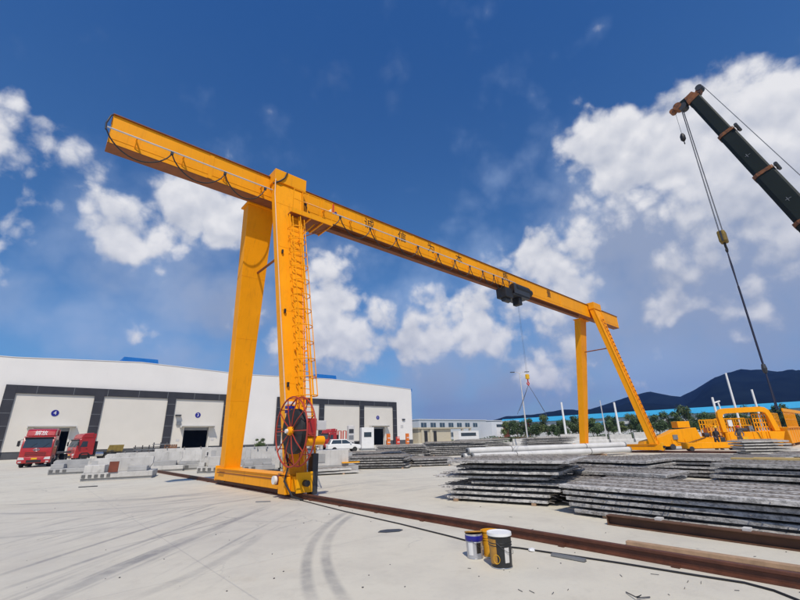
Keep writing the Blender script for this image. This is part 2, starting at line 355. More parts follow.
def ground_mat():
    mt, nt, b = newmat('yard concrete'); n = nt.nodes.new; l = nt.links.new
    geo = n('ShaderNodeNewGeometry'); P = geo.outputs['Position']
    def mth(op, a, bb=None, c=None, clamp=False):
        k = n('ShaderNodeMath'); k.operation = op; k.use_clamp = clamp
        for i, v in enumerate((a, bb, c)):
            if v is None: continue
            if isinstance(v, (int, float)): k.inputs[i].default_value = v
            else: l(v, k.inputs[i])
        return k.outputs[0]
    def noise(sc, det=5, rough=.6, vec=P, dim=None):
        k = n('ShaderNodeTexNoise'); k.inputs['Scale'].default_value = sc; k.inputs['Detail'].default_value = det; k.inputs['Roughness'].default_value = rough; l(vec, k.inputs['Vector']); return k.outputs['Fac']
    def mr(v, a, bb, c=0., d=1.):
        k = n('ShaderNodeMapRange'); k.interpolation_type = 'SMOOTHSTEP'; l(v, k.inputs[0])
        for i, q in enumerate((a, bb, c, d)): k.inputs[i+1].default_value = q
        return k.outputs[0]
    def mix(f, a, bb):
        k = n('ShaderNodeMix'); k.data_type = 'RGBA'; l(f, k.inputs[0])
        for i, v in ((6, a), (7, bb)):
            if isinstance(v, tuple): k.inputs[i].default_value = (*v, 1)
            else: l(v, k.inputs[i])
        return k.outputs[2]
    sep = n('ShaderNodeSeparateXYZ'); l(P, sep.inputs[0]); X, Y = sep.outputs[0], sep.outputs[1]
    big = noise(.12, 4); mid = noise(.9, 6, .65); fine = noise(14, 6, .7)
    col = mix(mr(big, .35, .65), (.575, .535, .435), (.60, .568, .475))
    col = mix(mr(mid, .42, .72, 0, .5), col, (.45, .42, .36))
    col = mix(mr(fine, .5, .8, 0, .25), col, (.34, .33, .31))
    # warm stains near the rail
    col = mix(mr(noise(.55, 5, .6), .60, .74, 0, .35), col, (.44, .37, .27))
    wv_ = n('ShaderNodeVectorMath'); wv_.operation = 'MULTIPLY_ADD'; 
    wn = n('ShaderNodeTexNoise'); wn.inputs['Scale'].default_value = 1.3; wn.inputs['Detail'].default_value = 4; l(P, wn.inputs['Vector'])
    l(wn.outputs['Color'], wv_.inputs[0]); wv_.inputs[1].default_value = (.9, .9, 0); l(P, wv_.inputs[2])
    vc = n('ShaderNodeTexVoronoi'); vc.feature = 'DISTANCE_TO_EDGE'; vc.inputs['Scale'].default_value = .30; l(wv_.outputs[0], vc.inputs['Vector'])
    crk = mth('MULTIPLY', mr(vc.outputs['Distance'], .0015, .005, 1, 0), mr(noise(.35, 2), .46, .60, 0, .5))
    col = mix(mr(noise(2.6, 6, .7), .50, .72, 0, .45), col, (.47, .435, .355))
    col = mix(mr(noise(.33, 6, .7), .54, .70, 0, .4), col, (.36, .345, .315))
    col = mix(crk, col, (.24, .23, .215))
    # pour strips: joints along the rail direction every 6.2 m, slight tone change between strips
    xs = mth('MULTIPLY_ADD', X, 1/6.2, -2.2/6.2+40)
    fr = mth('FRACT', xs); jd = mth('MINIMUM', fr, mth('SUBTRACT', 1.0, fr))
    joint = mr(jd, .0008, .0026, 1, 0)
    ys = mth('FRACT', mth('MULTIPLY_ADD', Y, 1/9.0, 40.3)); jy = mth('MINIMUM', ys, mth('SUBTRACT', 1.0, ys))
    joint = mth('MAXIMUM', joint, mr(jy, .0005, .0017, 1, 0))
    col = mix(mth('MULTIPLY', joint, .28), col, (.30, .29, .28))
    # tyre marks: arcs traced from ground points
    tyre = None
    brk = noise(.55, 4, .7); brk2 = noise(5, 4, .7)
    def arc(p1, p2, p3, w, s):
        nonlocal tyre
        (x1, y1), (x2, y2), (x3, y3) = p1, p2, p3
        d = 2*(x1*(y2-y3)+x2*(y3-y1)+x3*(y1-y2))
        if abs(d) < 1e-4: d = 1e-4
        ux = ((x1*x1+y1*y1)*(y2-y3)+(x2*x2+y2*y2)*(y3-y1)+(x3*x3+y3*y3)*(y1-y2))/d
        uy = ((x1*x1+y1*y1)*(x3-x2)+(x2*x2+y2*y2)*(x1-x3)+(x3*x3+y3*y3)*(x2-x1))/d
        r = math.hypot(x1-ux, y1-uy)
        dx = mth('SUBTRACT', X, ux); dy = mth('SUBTRACT', Y, uy)
        rr = mth('SQRT', mth('ADD', mth('MULTIPLY', dx, dx), mth('MULTIPLY', dy, dy)))
        dd = mth('ABSOLUTE', mth('SUBTRACT', rr, r))
        band = mr(dd, w*.3, w*1.1, 1, 0)
        # keep to the arc's own stretch
        mx, my = (x1+x3)/2, (y1+y3)/2; half = math.hypot(x1-x3, y1-y3)/2
        e = mth('SQRT', mth('ADD', mth('POWER', mth('SUBTRACT', X, mx), 2.0), mth('POWER', mth('SUBTRACT', Y, my), 2.0)))
        band = mth('MULTIPLY', band, mr(e, half*.8, half*1.15, s, 0))
        tyre = band if tyre is None else mth('MAXIMUM', tyre, band)
    g2 = lambda x, y: tuple(gnd(x, y))[:2]
    tr = [((0, 575), (100, 543), (215, 507), .07, .9), ((0, 590), (110, 553), (230, 510), .07, .85), ((15, 537), (120, 521), (230, 501), .07, .8),
          ((120, 546), (195, 529), (268, 508), .06, .8), ((0, 514), (60, 512), (195, 501), .14, .75), ((0, 505), (60, 503), (225, 493), .2, .6),
          ((312, 600), (307, 560), (345, 513), .10, .7), ((345, 600), (326, 560), (352, 515), .10, .7),
          ((315, 490), (360, 483), (430, 478), .16, .45), ((130, 600), (190, 575), (260, 535), .12, .4)]
    for a, bb, c, w, s in tr: arc(g2(*a), g2(*bb), g2(*c), w, s)
    def family(p1, p2, p3, freq, seed, mid_, half, s):
        nonlocal tyre
        (x1, y1), (x2, y2), (x3, y3) = p1, p2, p3
        d = 2*(x1*(y2-y3)+x2*(y3-y1)+x3*(y1-y2))
        ux = ((x1*x1+y1*y1)*(y2-y3)+(x2*x2+y2*y2)*(y3-y1)+(x3*x3+y3*y3)*(y1-y2))/d
        uy = ((x1*x1+y1*y1)*(x3-x2)+(x2*x2+y2*y2)*(x1-x3)+(x3*x3+y3*y3)*(x2-x1))/d
        r0 = math.hypot(x1-ux, y1-uy)
        dx = mth('SUBTRACT', X, ux); dy = mth('SUBTRACT', Y, uy)
        rr = mth('SQRT', mth('ADD', mth('MULTIPLY', dx, dx), mth('MULTIPLY', dy, dy)))
        th = mth('MULTIPLY', mth('ARCTAN2', dy, dx), r0)
        cv = n('ShaderNodeCombineXYZ'); l(mth('MULTIPLY', rr, freq), cv.inputs[0]); l(mth('MULTIPLY', th, .16), cv.inputs[1]); cv.inputs[2].default_value = seed
        st = mr(noise(1.0, 3, .6, cv.outputs[0]), .54, .70, 0, 1)
        e = mth('ADD', mth('POWER', mth('DIVIDE', mth('SUBTRACT', X, mid_[0]), half[0]), 2.0), mth('POWER', mth('DIVIDE', mth('SUBTRACT', Y, mid_[1]), half[1]), 2.0))
        band = mth('MULTIPLY', st, mr(e, .25, 1.0, s, 0))
        tyre = mth('MAXIMUM', tyre, band)
    family(g2(0, 575), g2(100, 543), g2(215, 507), 3.4, 1.3, (1.8, 10.0), (4.8, 4.8), 1.0)
    family(g2(0, 514), g2(60, 512), g2(195, 501), 2.2, 5.1, (2.0, 14.5), (5.6, 4.2), .9)
    family(g2(300, 484), g2(360, 478), g2(430, 473), 2.0, 9.4, (9.5, 13.0), (4.5, 4.0), .4)
    tf = mth('MULTIPLY', tyre, mth('MULTIPLY', mr(brk, .25, .6, .35, 1), mr(brk2, .3, .6, .6, 1)))
    col = mix(mth('MULTIPLY', tf, .92), col, (.21, .205, .20))
    # general grey smear where lorries turn (left of the rail)
    sm = mr(mth('ADD', mth('POWER', mth('DIVIDE', mth('SUBTRACT', X, 2.0), 5.5), 2.0), mth('POWER', mth('DIVIDE', mth('SUBTRACT', Y, 12.0), 6.0), 2.0)), .3, 1.3, .4, 0)
    col = mix(mth('MULTIPLY', sm, mr(noise(.4, 5, .7), .3, .7, .3, 1)), col, (.37, .355, .335))
    # small dark specks and oil spots
    col = mix(mr(noise(3.2, 3, .5), .78, .84, 0, .3), col, (.22, .21, .20))
    l(col, b.inputs['Base Color'])
    rg = n('ShaderNodeMapRange'); l(mid, rg.inputs[0]); rg.inputs[3].default_value = .62; rg.inputs[4].default_value = .9; l(rg.outputs[0], b.inputs['Roughness'])
    bp = n('ShaderNodeBump'); bp.inputs['Strength'].default_value = .25; bp.inputs['Distance'].default_value = .01
    l(mth('SUBTRACT', fine, mth('MULTIPLY', joint, 1.5)), bp.inputs['Height']); l(bp.outputs[0], b.inputs['Normal'])
    return mt
M['yard'] = ground_mat()
M['earth'] = pmat('scrub ground', (.11, .12, .05), .95, var=.3, scale=.05)
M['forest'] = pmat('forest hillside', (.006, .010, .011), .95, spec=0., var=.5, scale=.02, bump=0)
M['wall'] = pmat('white wall sheet', (.77, .745, .71), .6, var=.025, scale=.25)
streaks(M['wall'], .22, (.55, .53, .50))
M['cream'] = pmat('cream door panel', (.66, .625, .56), .65, var=.03, scale=.4)
M['charcoal'] = pmat('charcoal cladding', (.028, .028, .034), .55, var=.2, scale=.6)
M['plinth'] = pmat('grey plinth', (.075, .078, .085), .8, var=.2, scale=.5)
M['void'] = pmat('dark interior', (.02, .02, .022), .9, var=.1)  # flat dark colour in place of shade inside doorways and pile bores
M['canopy'] = pmat('pale canopy metal', (.60, .59, .57), .55, var=.05)
M['office'] = pmat('pale office wall', (.60, .63, .66), .7, var=.04, scale=.1)
M['officeglass'] = pmat('office glass', (.06, .09, .12), .12, var=.2)
M['beige'] = pmat('beige shed wall', (.50, .45, .34), .75, var=.06)
M['bark'] = pmat('bark', (.09, .065, .045), .9, var=.3, scale=5)
def leafmat(name, col):
    mt = pmat(name, col, .6, var=.45, scale=1.3, rnd=.2); b = mt.node_tree.nodes['Principled BSDF']
    b.inputs['Subsurface Weight'].default_value = 0; return mt
M['leaf'] = leafmat('tree leaf', (.075, .115, .030)); M['leaf2'] = leafmat('dark tree leaf', (.052, .092, .026)); M['leaf3'] = leafmat('light tree leaf', (.10, .135, .035))

# ================================================================ SETTING
g = MB().box(-3500, 3500, -3500, 3500, -.6, -.05).build('ground', M['earth']); tag(g, kind='structure')
yard = MB().box(-60, 130, -40, 135, -.3, 0).build('concrete_yard', M['yard']); tag(yard, kind='structure')

# hills: a forested ridge about 1.5 km off
def hills():
    prof = [(-300, 452), (200, 446), (430, 436), (480, 423), (505, 417), (540, 413), (565, 411), (590, 408), (605, 403), (625, 397), (650, 391), (665, 394), (680, 396),
            (695, 388), (712, 377), (727, 371.5), (740, 372.5), (760, 375), (800, 377), (850, 379), (900, 386), (1000, 400), (1200, 440)]
    az = []
    for x, y in prof:
        d = ray(x, y); az.append((math.atan2(d.y, d.x), math.atan2(d.z, math.hypot(d.x, d.y))))
    az.sort()
    def el(a):
        if a <= az[0][0]: return az[0][1]
        for (a0, e0), (a1, e1) in zip(az, az[1:]):
            if a <= a1: t = (a-a0)/(a1-a0); return e0+(e1-e0)*t
        return az[-1][1]
    from mathutils import noise as mn
    nr, na = 46, 300; vs = []; fs = []; a0, a1 = az[0][0], az[-1][0]
    for j in range(na+1):
        a = a0+(a1-a0)*j/na
        for i in range(nr+1):
            r = 700+(2600-700)*i/nr; RR = 1500
            t = (r-RR)/(RR-700) if r < RR else (r-RR)/(2600-RR)
            h = max(0, math.tan(el(a)))*RR
            k = max(0, 1-abs(t)**1.25)
            x, y = r*math.cos(a), r*math.sin(a)
            nn = mn.fractal(Vector((x, y, 0))*.0045, 1, 2.1, 5)
            z = h*k*(1+.30*nn*min(1, abs(t)*4))+(k > 0)*nn*3*min(1, h/60)-2
            vs.append((x, y, z))
    w = nr+1
    for j in range(na):
        for i in range(nr): fs.append((j*w+i, j*w+i+1, (j+1)*w+i+1, (j+1)*w+i))
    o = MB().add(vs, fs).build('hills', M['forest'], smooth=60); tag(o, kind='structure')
hills()

# ================================================================ WAREHOUSE (facade in the plane Y = 92)
def text_mesh(body, size, mat, name, parent, mtx, extrude=.004, world=True):
    cu = bpy.data.curves.new(name, 'FONT'); cu.body = body; cu.size = size; cu.align_x = 'CENTER'; cu.align_y = 'CENTER'; cu.extrude = extrude; cu.resolution_u = 3
    t = bpy.data.objects.new('tmp', cu); C.objects.link(t)
    dg = bpy.context.evaluated_depsgraph_get(); dg.update()
    me = bpy.data.meshes.new_from_object(t.evaluated_get(dg)); bpy.data.objects.remove(t); bpy.data.curves.remove(cu)
    me.transform(mtx)
    if world and parent is not None: me.transform(Matrix.Translation(-worldloc(parent)))
    me.materials.clear(); me.materials.append(mat)
    o = bpy.data.objects.new(name, me); link(o, parent); return o
FACE_NY = Matrix(((1, 0, 0), (0, 0, -1), (0, 1, 0))).to_4x4()     # text plane facing -Y

W = thing('warehouse', 'long white warehouse with charcoal framed bays and blue roof vents', 'warehouse', (35, 92, 0))
YF = 92
top = [(-70, 15.0), (-29, 16.0), (-4, 15.95), (14, 16.85), (34, 16.1), (57, 16.65), (85.2, 15.55)]
fwb = MB().prism([(-70, 4.75)]+[(85.2, 4.75)]+top[::-1], YF, YF+.5, 'y')
xs_ = [-70, .5, 5.2, 23.15, 27.85, 46.25, 50.95, 69.85, 74.55, 85.2]
for a, b_ in zip(xs_[::2], xs_[1::2]): fwb.box(a, b_, YF, YF+.5, 0, 4.75)
fwb.build('front_wall', M['wall'], W, True)
MB().box(-70, -69.5, YF+.5, YF+60, 0, 15).box(84.7, 85.2, YF+.5, YF+60, 0, 15.4).box(-70, 85.2, YF+59.5, YF+60, 0, 15).build('side_wall', M['wall'], W, True)
MB().prism([(x, z-.35) for x, z in top]+[(x, z-.2) for x, z in top[::-1]], YF+.5, YF+60.5, 'y').build('roof', M['blue'], W, True)
MB().prism([(x-.05, z+.02) for x, z in top]+[(x-.05, z+.12) for x, z in top[::-1]], YF-.08, YF+.55, 'y').build('roof_coping', M['wall'], W, True)
MB().box(85.2, 85.5, YF-.1, YF+.4, 14.9, 15.75).build('gutter_end', M['blue'], W, True)
for xc in (14, 56.2):
    MB().prism([(xc-3.2, 16.5), (xc-2.9, 17.9), (xc+2.9, 17.9), (xc+3.2, 16.5)], YF+1.2, YF+55, 'y').build('ridge_vent', M['blue'], W, True)
for a, b_ in zip(xs_[::2], xs_[1::2]): MB().box(a+(.01 if a > -70 else 0), b_-.01, YF-.12, YF-.003, 0, 1.12).build('plinth', M['plinth'], W, True)
bays = [[-3.5, 8.4, 20.2, 31.0], [43.0, 54.2, 66.6, 78.2]]
for row in bays:
    for x in row:
        px = MB().box(x-.7, x+.7, YF-.45, YF-.003, 0, 11.5).build('pilaster', M['charcoal'], W, True)
        for z in (2.9, 5.0, 7.0, 9.1): MB().box(x-.72, x+.72, YF-.47, YF-.44, z, z+.06).build('cladding_joint', M['grey'], px, True)
    lt = MB().box(row[0]+.71, row[-1]-.71, YF-.43, YF-.003, 10.2, 11.5).build('lintel', M['charcoal'], W, True)
    x = row[0]+3.2
    while x < row[-1]-1:
        MB().box(x, x+.06, YF-.46, YF-.42, 10.15, 11.52).build('cladding_joint', M['grey'], lt, True); x += 4.9
doors = {0: '4', 2: '3', 3: '2', 5: '1'}
centres = {0: 2.85, 2: 25.5, 3: 48.6, 5: 72.2}
k = 0
for row in bays:
    for xa, xb in zip(row, row[1:]):
        x0, x1 = xa+.705, xb-.705
        if k in doors:
            c = centres[k]; d0, d1 = c-2.35, c+2.35
            pn = MB().box(x0, d0, YF-.2, YF-.004, 1.13, 10.2).box(d1, x1, YF-.2, YF-.004, 1.13, 10.2).box(d0, d1, YF-.2, YF-.004, 4.75, 10.2).build('infill_panel', M['cream'], W, True)
            MB().box(d0+.003, d1-.003, YF+.1, YF+.3, 4.2, 4.745).build('rolled_shutter', M['grey'], W, True)
            MB().box(d0-.85, d1+.85, YF-1.5, YF-.21, 4.95, 5.12).box(d0-.85, d0-.75, YF-1.5, YF-.21, 4.7, 4.94).box(d1+.75, d1+.85, YF-1.5, YF-.21, 4.7, 4.94).build('canopy', M['canopy'], W, True)
            MB().box(d0-.22, d0, YF-.34, YF-.203, 0, 4.9).build('door_jamb', M['cream'], W, True); MB().box(d1, d1+.22, YF-.34, YF-.203, 0, 4.9).build('door_jamb', M['cream'], W, True)
            dc = MB().cyl((c-.1, YF-.26, 7.15), (c-.1, YF-.205, 7.15), .52, 28).build('number_disc', M['navy'], W, True)
            text_mesh(doors[k], .85, M['white'], 'door_number', dc, Matrix.Translation((c-.1, YF-.275, 7.15)) @ FACE_NY)
            for sgn in (-1, 1): MB().box(c+sgn*3.25-.3, c+sgn*3.25+.3, YF-.24, YF-.205, 2.2, 2.6).build('notice_board', M['galv'], W, True)
            if k in (2, 3): MB().box(x0+.3, x0+1.3, YF-.8, YF-.21, 6.9, 7.15).build('flood_lamp', M['darkgrey'], W, True)
            if k in (2, 3): MB().box(x0+.7, x0+1.5, YF-.5, YF-.21, 5.2, 5.9).build('wall_vent', M['grey'], W, True)
        else:
            MB().box(x0, x1, YF-.2, YF-.004, 1.13, 10.2).build('infill_panel', M['cream'], W, True)
        k += 1
MB().box(81.2, 82.2, YF-.3, YF-.003, 6.5, 6.9).build('flood_lamp', M['darkgrey'], W, True)
MB().box(80.6, 81.6, YF-.06, YF-.003, 4.4, 5.2).build('notice_board', M['galv'], W, True)

# ================================================================ FAR BUILDINGS
def office(name, label, x0, x1, y, depth, h, rows, nwin, mat, roofband):
    t = thing(name, label, 'building', ((x0+x1)/2, y, 0))
    MB().box(x0, x1, y, y+depth, 0, h).build('wall', mat, t, True)
    MB().box(x0-.3, x1+.3, y-.3, y+depth, h+.003, h+.5).build('parapet', roofband, t, True)
    st = (x1-x0)/nwin
    for r in range(rows):
        z = h-(r+.72)*(h/rows)
        for i in range(nwin):
            xa = x0+st*(i+.22); xb = x0+st*(i+.78)
            w = MB().box(xa, xb, y-.08, y-.004, z, z+h/rows*.45).build('window', M['officeglass'], t, True)
            MB().box((xa+xb)/2-.06, (xa+xb)/2+.06, y-.12, y-.081, z, z+h/rows*.45).build('mullion', M['white'], w, True)
    return t
office('office_block', 'long pale grey two storey office block beyond the yard', 172, 236, 180, 20, 11.5, 2, 8, M['office'], M['white'])
office('office_block', 'darker grey office block right of the long pale one', 240, 268, 190, 18, 11.8, 2, 4, pmat('dull grey wall', (.36, .40, .45), .7, var=.05), M['white'])
office('office_block', 'white low office block near the hill foot, partly behind trees', 272, 345, 180, 18, 11.5, 2, 9, M['wall'], M['white'])
office('office_block', 'grey block just right of the white warehouse corner', 148, 170.5, 186, 20, 11.5, 2, 3, pmat('blue grey wall', (.30, .36, .42), .7, var=.05), M['white'])

t = thing('blue_roof_factory', 'long factory hall with bright blue roof behind the trees', 'factory', (278, 60, 0))
MB().box(276, 330, -160, 195, 0, 10.2).build('wall', M['wall'], t, True)
MB().prism([(275, 10.2), (275, 10.4), (278, 13.4), (303, 14), (331, 10.4), (331, 10.2)], -161, 196, 'y').build('roof', M['roofblue'], t, True)
for i in range(24):
    y = -150+i*14
    MB().box(275.9, 275.99, y, y+7, 3.2, 6.2).build('window', M['officeglass'], t, True)
t = thing('blue_roof_shed', 'smaller shed with pale blue roof in front of the long factory', 'shed', (214, 92, 0))
MB().box(206, 222, 86, 98, 0, 5.0).build('wall', M['wall'], t, True)
MB().prism([(205.4, 5.0), (205.4, 5.3), (214, 6.8), (222.6, 5.3), (222.6, 5.0)], 85.5, 98.5, 'y').build('roof', M['roofblue'], t, True)

t = thing('beige_shed', 'low beige flat roofed shed beside the warehouse corner', 'shed', (95, 92, 0))
MB().box(88.5, 103, 93, 99, 0, 4.1).build('wall', M['beige'], t, True)
MB().box(88, 113, 92.4, 99.5, 4.103, 4.5).build('roof', M['beige'], t, True)
for x in (89.5, 93.2, 108, 112): MB().box(x, x+.9, 92.6, 92.98, 0, 4.1).build('post', M['beige'], t, True)
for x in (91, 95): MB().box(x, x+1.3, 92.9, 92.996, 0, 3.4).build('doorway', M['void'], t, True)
t = thing('site_cabin', 'white site cabin with dark window strip right of the beige shed', 'cabin', (109, 91, 0))
MB().box(103.4, 113.5, 90, 92.3, .4, 3.3).build('cabin_body', M['white'], t, True)
MB().box(104.5, 112, 89.94, 89.996, 1.7, 2.7).build('window', M['glass'], t, True)
MB().box(103.6, 113.3, 90.1, 92.2, 0, .4).build('skid', M['darkgrey'], t, True)
t = thing('white_kiosk', 'white two storey cabin with two brown doorways in front of the office block', 'cabin', (124, 88, 0))
MB().box(117, 134, 87, 92, 0, 6.0).build('cabin_body', M['office'], t, True)
for x in (119.5, 127.5):
    MB().box(x, x+3.6, 86.9, 86.996, 1.0, 5.2).build('door_leaf', M['white'], t, True); MB().box(x, x+3.6, 86.86, 86.898, 4.3, 5.2).build('fanlight', M['glass'], t, True)
MB().box(123.4, 126.6, 86.9, 86.996, .9, 5.1).build('doorway', M['rust'], t, True)
MB().box(116.5, 136, 85.4, 86.8, .35, .95).build('orange_step', M['collar'], t, True)
for i, (x, c) in enumerate(((136.6, 'orange2'), (138, 'blue'), (139.3, 'redplastic'))):
    f = thing('feather_flag', ('yellow', 'blue', 'red')[i]+' feather flag leaning beside the white cabin', 'flag', (x, 87+.3*i, 0), group='feather flags by the cabin')
    MB().tube([(0, 0, 0), (.1, 0, 4), (.5, 0, 6.3)], .05).build('pole', M['grey'], f)
    MB().prism([(.02, .8), (1.5, 1.0), (1.55, 5.2), (.55, 6.3), (.12, 4.2)], -.02, .02, 'y').build('cloth', M[c], f)

# ================================================================ CRANE RAILS
def rail(x, y0, y1, label):
    # rail section: foot, web, head
    pr = [(-.065, 0), (.065, 0), (.065, .016), (.012, .03), (.012, .095), (.036, .105), (.036, .135), (.028, .142), (-.028, .142), (-.036, .135), (-.036, .105), (-.012, .095), (-.012, .03), (-.065, .016)]
    t = thing('crane_rail', label, 'rail', (x, y0, 0), group='gantry crane rails')
    MB().prism(pr, 0, y1-y0, 'y').build('rail_bar', M['rail'], t, smooth=30)
    y = .6
    while y < y1-y0:
        for s in (-1, 1): 
            c = MB().box(s*.065-.05, s*.065+.05, y, y+.09, .002, .03).build('rail_clip', M['rail'], t) if y < 30 else None
        y += 1.5
RX = 6.42
rail(RX, -6, 30, 'rusty brown crane rail running across the foreground past the paint pails')
rail(37.1, -6, 30, 'far rusty crane rail under the distant gantry legs')

# ================================================================ GANTRY CRANE
GC = thing('gantry_crane', 'tall orange gantry crane with ladder cage and red cable reel', 'gantry crane', (6.5, 15.3, 0))
def P(mb, name, mat='orange', parent=None, **k): return mb.build(name, M[mat], parent or GC, True, **k)
gx0, gx1, gy0, gy1, gz0, gz1 = .1, 43.2, 15.2, 15.75, 11.6, 12.78
P(MB().box(gx0, gx1, gy0, gy1, gz0, gz1), 'main_girder', bevel=.008)
P(MB().box(gx0-.02, gx1+.02, gy0-.06, gy1+.06, gz1+.002, gz1+.03), 'top_flange', 'primer')
P(MB().box(gx0-.0, gx1, gy0-.03, gy1+.03, gz0-.03, gz0-.002), 'bottom_flange', 'primer')
P(MB().box(8.2, 35, 15.44, 15.50, gz0-.24, gz0-.032).box(8.2, 35, 15.33, 15.61, gz0-.27, gz0-.242), 'hoist_beam', 'primer')
for x in (3.4, 8.6, 14.6, 20.6, 26.4, 31.5, 39.0): P(MB().box(x, x+.16, gy0-.014, gy0-.001, gz0+.04, gz1-.02), 'splice_plate')
P(MB().box(gx0+.1, gx1-.1, gy0-.012, gy0-.001, 11.80, 11.83), 'weld_seam')
# lettering on the girder
for ch, x in zip('诚信为本质量', (11.46, 13.79, 16.12, 18.66, 23.7, 29.7)):
    text_mesh(ch, .66, M['ink'], 'lettering', GC, Matrix.Translation((x, gy0-.006, 12.34)) @ FACE_NY, .003)
# makers emblem: red stroke over a white and blue badge
em = P(MB().box(9.18, 9.27, gy0-.03, gy0-.003, 12.2, 12.7), 'emblem', 'redplastic')
MB().prism([(8.93, 12.2), (9.15, 12.2), (9.15, 12.42)], gy0-.02, gy0-.003, 'y').build('emblem_white', M['white'], em, True)
MB().cyl((9.38, gy0-.02, 12.26), (9.38, gy0-.003, 12.26), .07, 14).build('emblem_blue', M['navy'], em, True)

def portal(dx, near):
    # saddle over the girder
    P(MB().box(5.92+dx, 7.42+dx, 14.62, 15.135, 12.34, 12.95).box(5.92+dx, 7.42+dx, 15.14, 15.81, 12.815, 12.95).box(5.92+dx, 7.42+dx, 15.815, 16.2, 11.6, 12.95), 'saddle', bevel=.012)
    # front leg (leans back towards the girder)
    def ring(x0, x1, y0, y1, z): return [(x0+dx, y0, z), (x1+dx, y0, z), (x1+dx, y1, z), (x0+dx, y1, z)]
    P(MB().hex(ring(6.12, 6.62, 12.05, 12.50, .62)+ring(5.98, 7.26, 14.70, 15.12, 12.337)), 'front_leg', bevel=.012)
    # flange edges along the front leg
    for fa, fb in (((6.10, 12.03), (5.95, 14.68)), ((6.64, 12.03), (7.29, 14.68))):
        P(MB().beam((fa[0]+dx, fa[1], .62), (fb[0]+dx, fb[1], 12.33), .03, .06), 'leg_flange')
    # rear leg
    P(MB().hex(ring(6.10, 6.74, 17.62, 18.12, .62)+ring(5.32, 6.50, 15.80, 16.35, 11.50)), 'rear_leg', bevel=.012)
    # weld beads where leg plates are butted
    for (a0, b0) in ((ring(6.12, 6.62, 12.05, 12.50, .62), ring(5.98, 7.26, 14.70, 15.12, 12.337)), (ring(6.10, 6.74, 17.62, 18.12, .62), ring(5.32, 6.50, 15.80, 16.35, 11.50))):
        for u in (.24, .47, .71, .9):
            q = [Vector(i).lerp(Vector(j), u) for i, j in zip(a0, b0)]
            P(MB().tube(q, .009, 5, closed=True), 'weld_bead')
        q = [Vector(i).lerp(Vector(j), .012) for i, j in zip(a0, b0)]; c_ = sum(q, Vector())/4
        P(MB().prism([((v.x-c_.x)*1.25+c_.x, (v.y-c_.y)*1.25+c_.y) for v in q], .636, .665, 'z'), 'foot_flange')
    P(MB().box(5.24+dx, 6.60+dx, 15.70, 16.45, 11.502, 11.565), 'leg_head_plate')
    P(MB().cyl((6.2+dx, 13.9, 8.6), (6.2+dx, 16.3, 8.6), .05, 8), 'tie_rod', 'primer')
    # end carriage on the rail
    cw = P(MB().box(6.14+dx, 6.70+dx, 11.75, 18.75, .20, .615), 'end_carriage', bevel=.012)
    P(MB().box(6.10+dx, 6.74+dx, 11.95, 18.5, .618, .634), 'carriage_top_plate')
    P(MB().box(6.125+dx, 6.139+dx, 12.2, 18.5, .47, .50), 'carriage_seam', 'primer')
    for y in (12.2, 18.25):
        w = P(MB().lathe([(.05, -.09), (.21, -.09), (.21, -.062), (.17, -.06), (.17, .06), (.21, .062), (.21, .09), (.05, .09)], (RX+dx, y, .315), 'x', 20), 'wheel', 'darkgrey', smooth=30)
    for y, s in ((11.75, -1), (18.75, 1)):
        b = P(MB().box(6.16+dx, 6.68+dx, min(y, y+s*.08), max(y, y+s*.08), .16, .72), 'end_plate', 'orange2', bevel=.01)
        MB().cyl((6.42+dx, y+s*.08, .42), (6.42+dx, y+s*.24, .42), .09, 12).build('buffer', M['black'], b, True)
portal(0, True); portal(30.7, False)

# drives and cabinet on the near carriage
mo = P(MB().cyl((5.92, 12.55, .50), (6.12, 12.55, .50), .14, 16), 'travel_motor', 'rust', smooth=30)
MB().cyl((5.83, 12.55, .50), (5.915, 12.55, .50), .12, 16).build('fan_cowl', M['white'], mo, True, smooth=30)
P(MB().box(5.95, 6.13, 11.98, 12.45, .12, .60), 'gearbox', 'orange', bevel=.02)
P(MB().box(6.76, 6.96, 11.85, 12.15, .06, 1.22), 'control_cabinet', 'darkgrey', bevel=.02)
P(MB().box(6.703, 6.757, 11.9, 12.1, .3, .42), 'cabinet_bracket')
P(MB().tube([(5.97, 14.65, 12.5), (5.93, 14.5, 11.6), (5.99, 13.3, 6.3), (6.06, 12.1, 1.1)], .02, 8), 'conduit', 'conduitpink', smooth=40)
P(MB().tube([(6.0, 12.2, 1.3), (6.02, 11.98, .9), (5.9, 11.95, .5), (6.05, 11.7, .1), (6.18, 11.3, .03)], .03, 8), 'power_cable', 'black', smooth=40)
for z in (3.3, 6.0, 8.6):
    y = 12.05+2.65*(z-.62)/11.7
    P(MB().box(6.12, 6.18, y-.09, y-.02, z, z+.15), 'leg_lamp', 'black')

# ladder with safety cage on the front leg
def legy(z): return 12.05+2.65*(z-.62)/11.715
lx0, lx1 = 6.48, 6.90
zt, zb = 10.62, 1.0
for x in (lx0, lx1): P(MB().beam((x, legy(zb)-.20, zb), (x, legy(zt)-.20, zt), .05, .05), 'ladder_rail')
z = zb+.15
rg = None
while z < zt:
    if rg is None:
        rg = P(MB().cyl((lx0, legy(z)-.20, z), (lx1, legy(z)-.20, z), .014, 6), 'rung'); z0r = z
    else: dup_part(rg, GC, (0, legy(z)-legy(z0r), z-z0r))
    z += .30
hoop = None; z = 3.0
def hoop_pts(z):
    c = Vector(((lx0+lx1)/2, legy(z)-.20, z)); pts = []
    for k in range(13):
        a = math.pi*k/12*1.12-math.pi*.06
        pts.append((c.x+.34*math.cos(a), c.y-.06-.44*math.sin(a), z))
    return [(lx1, c.y, z)]+pts+[(lx0, c.y, z)]
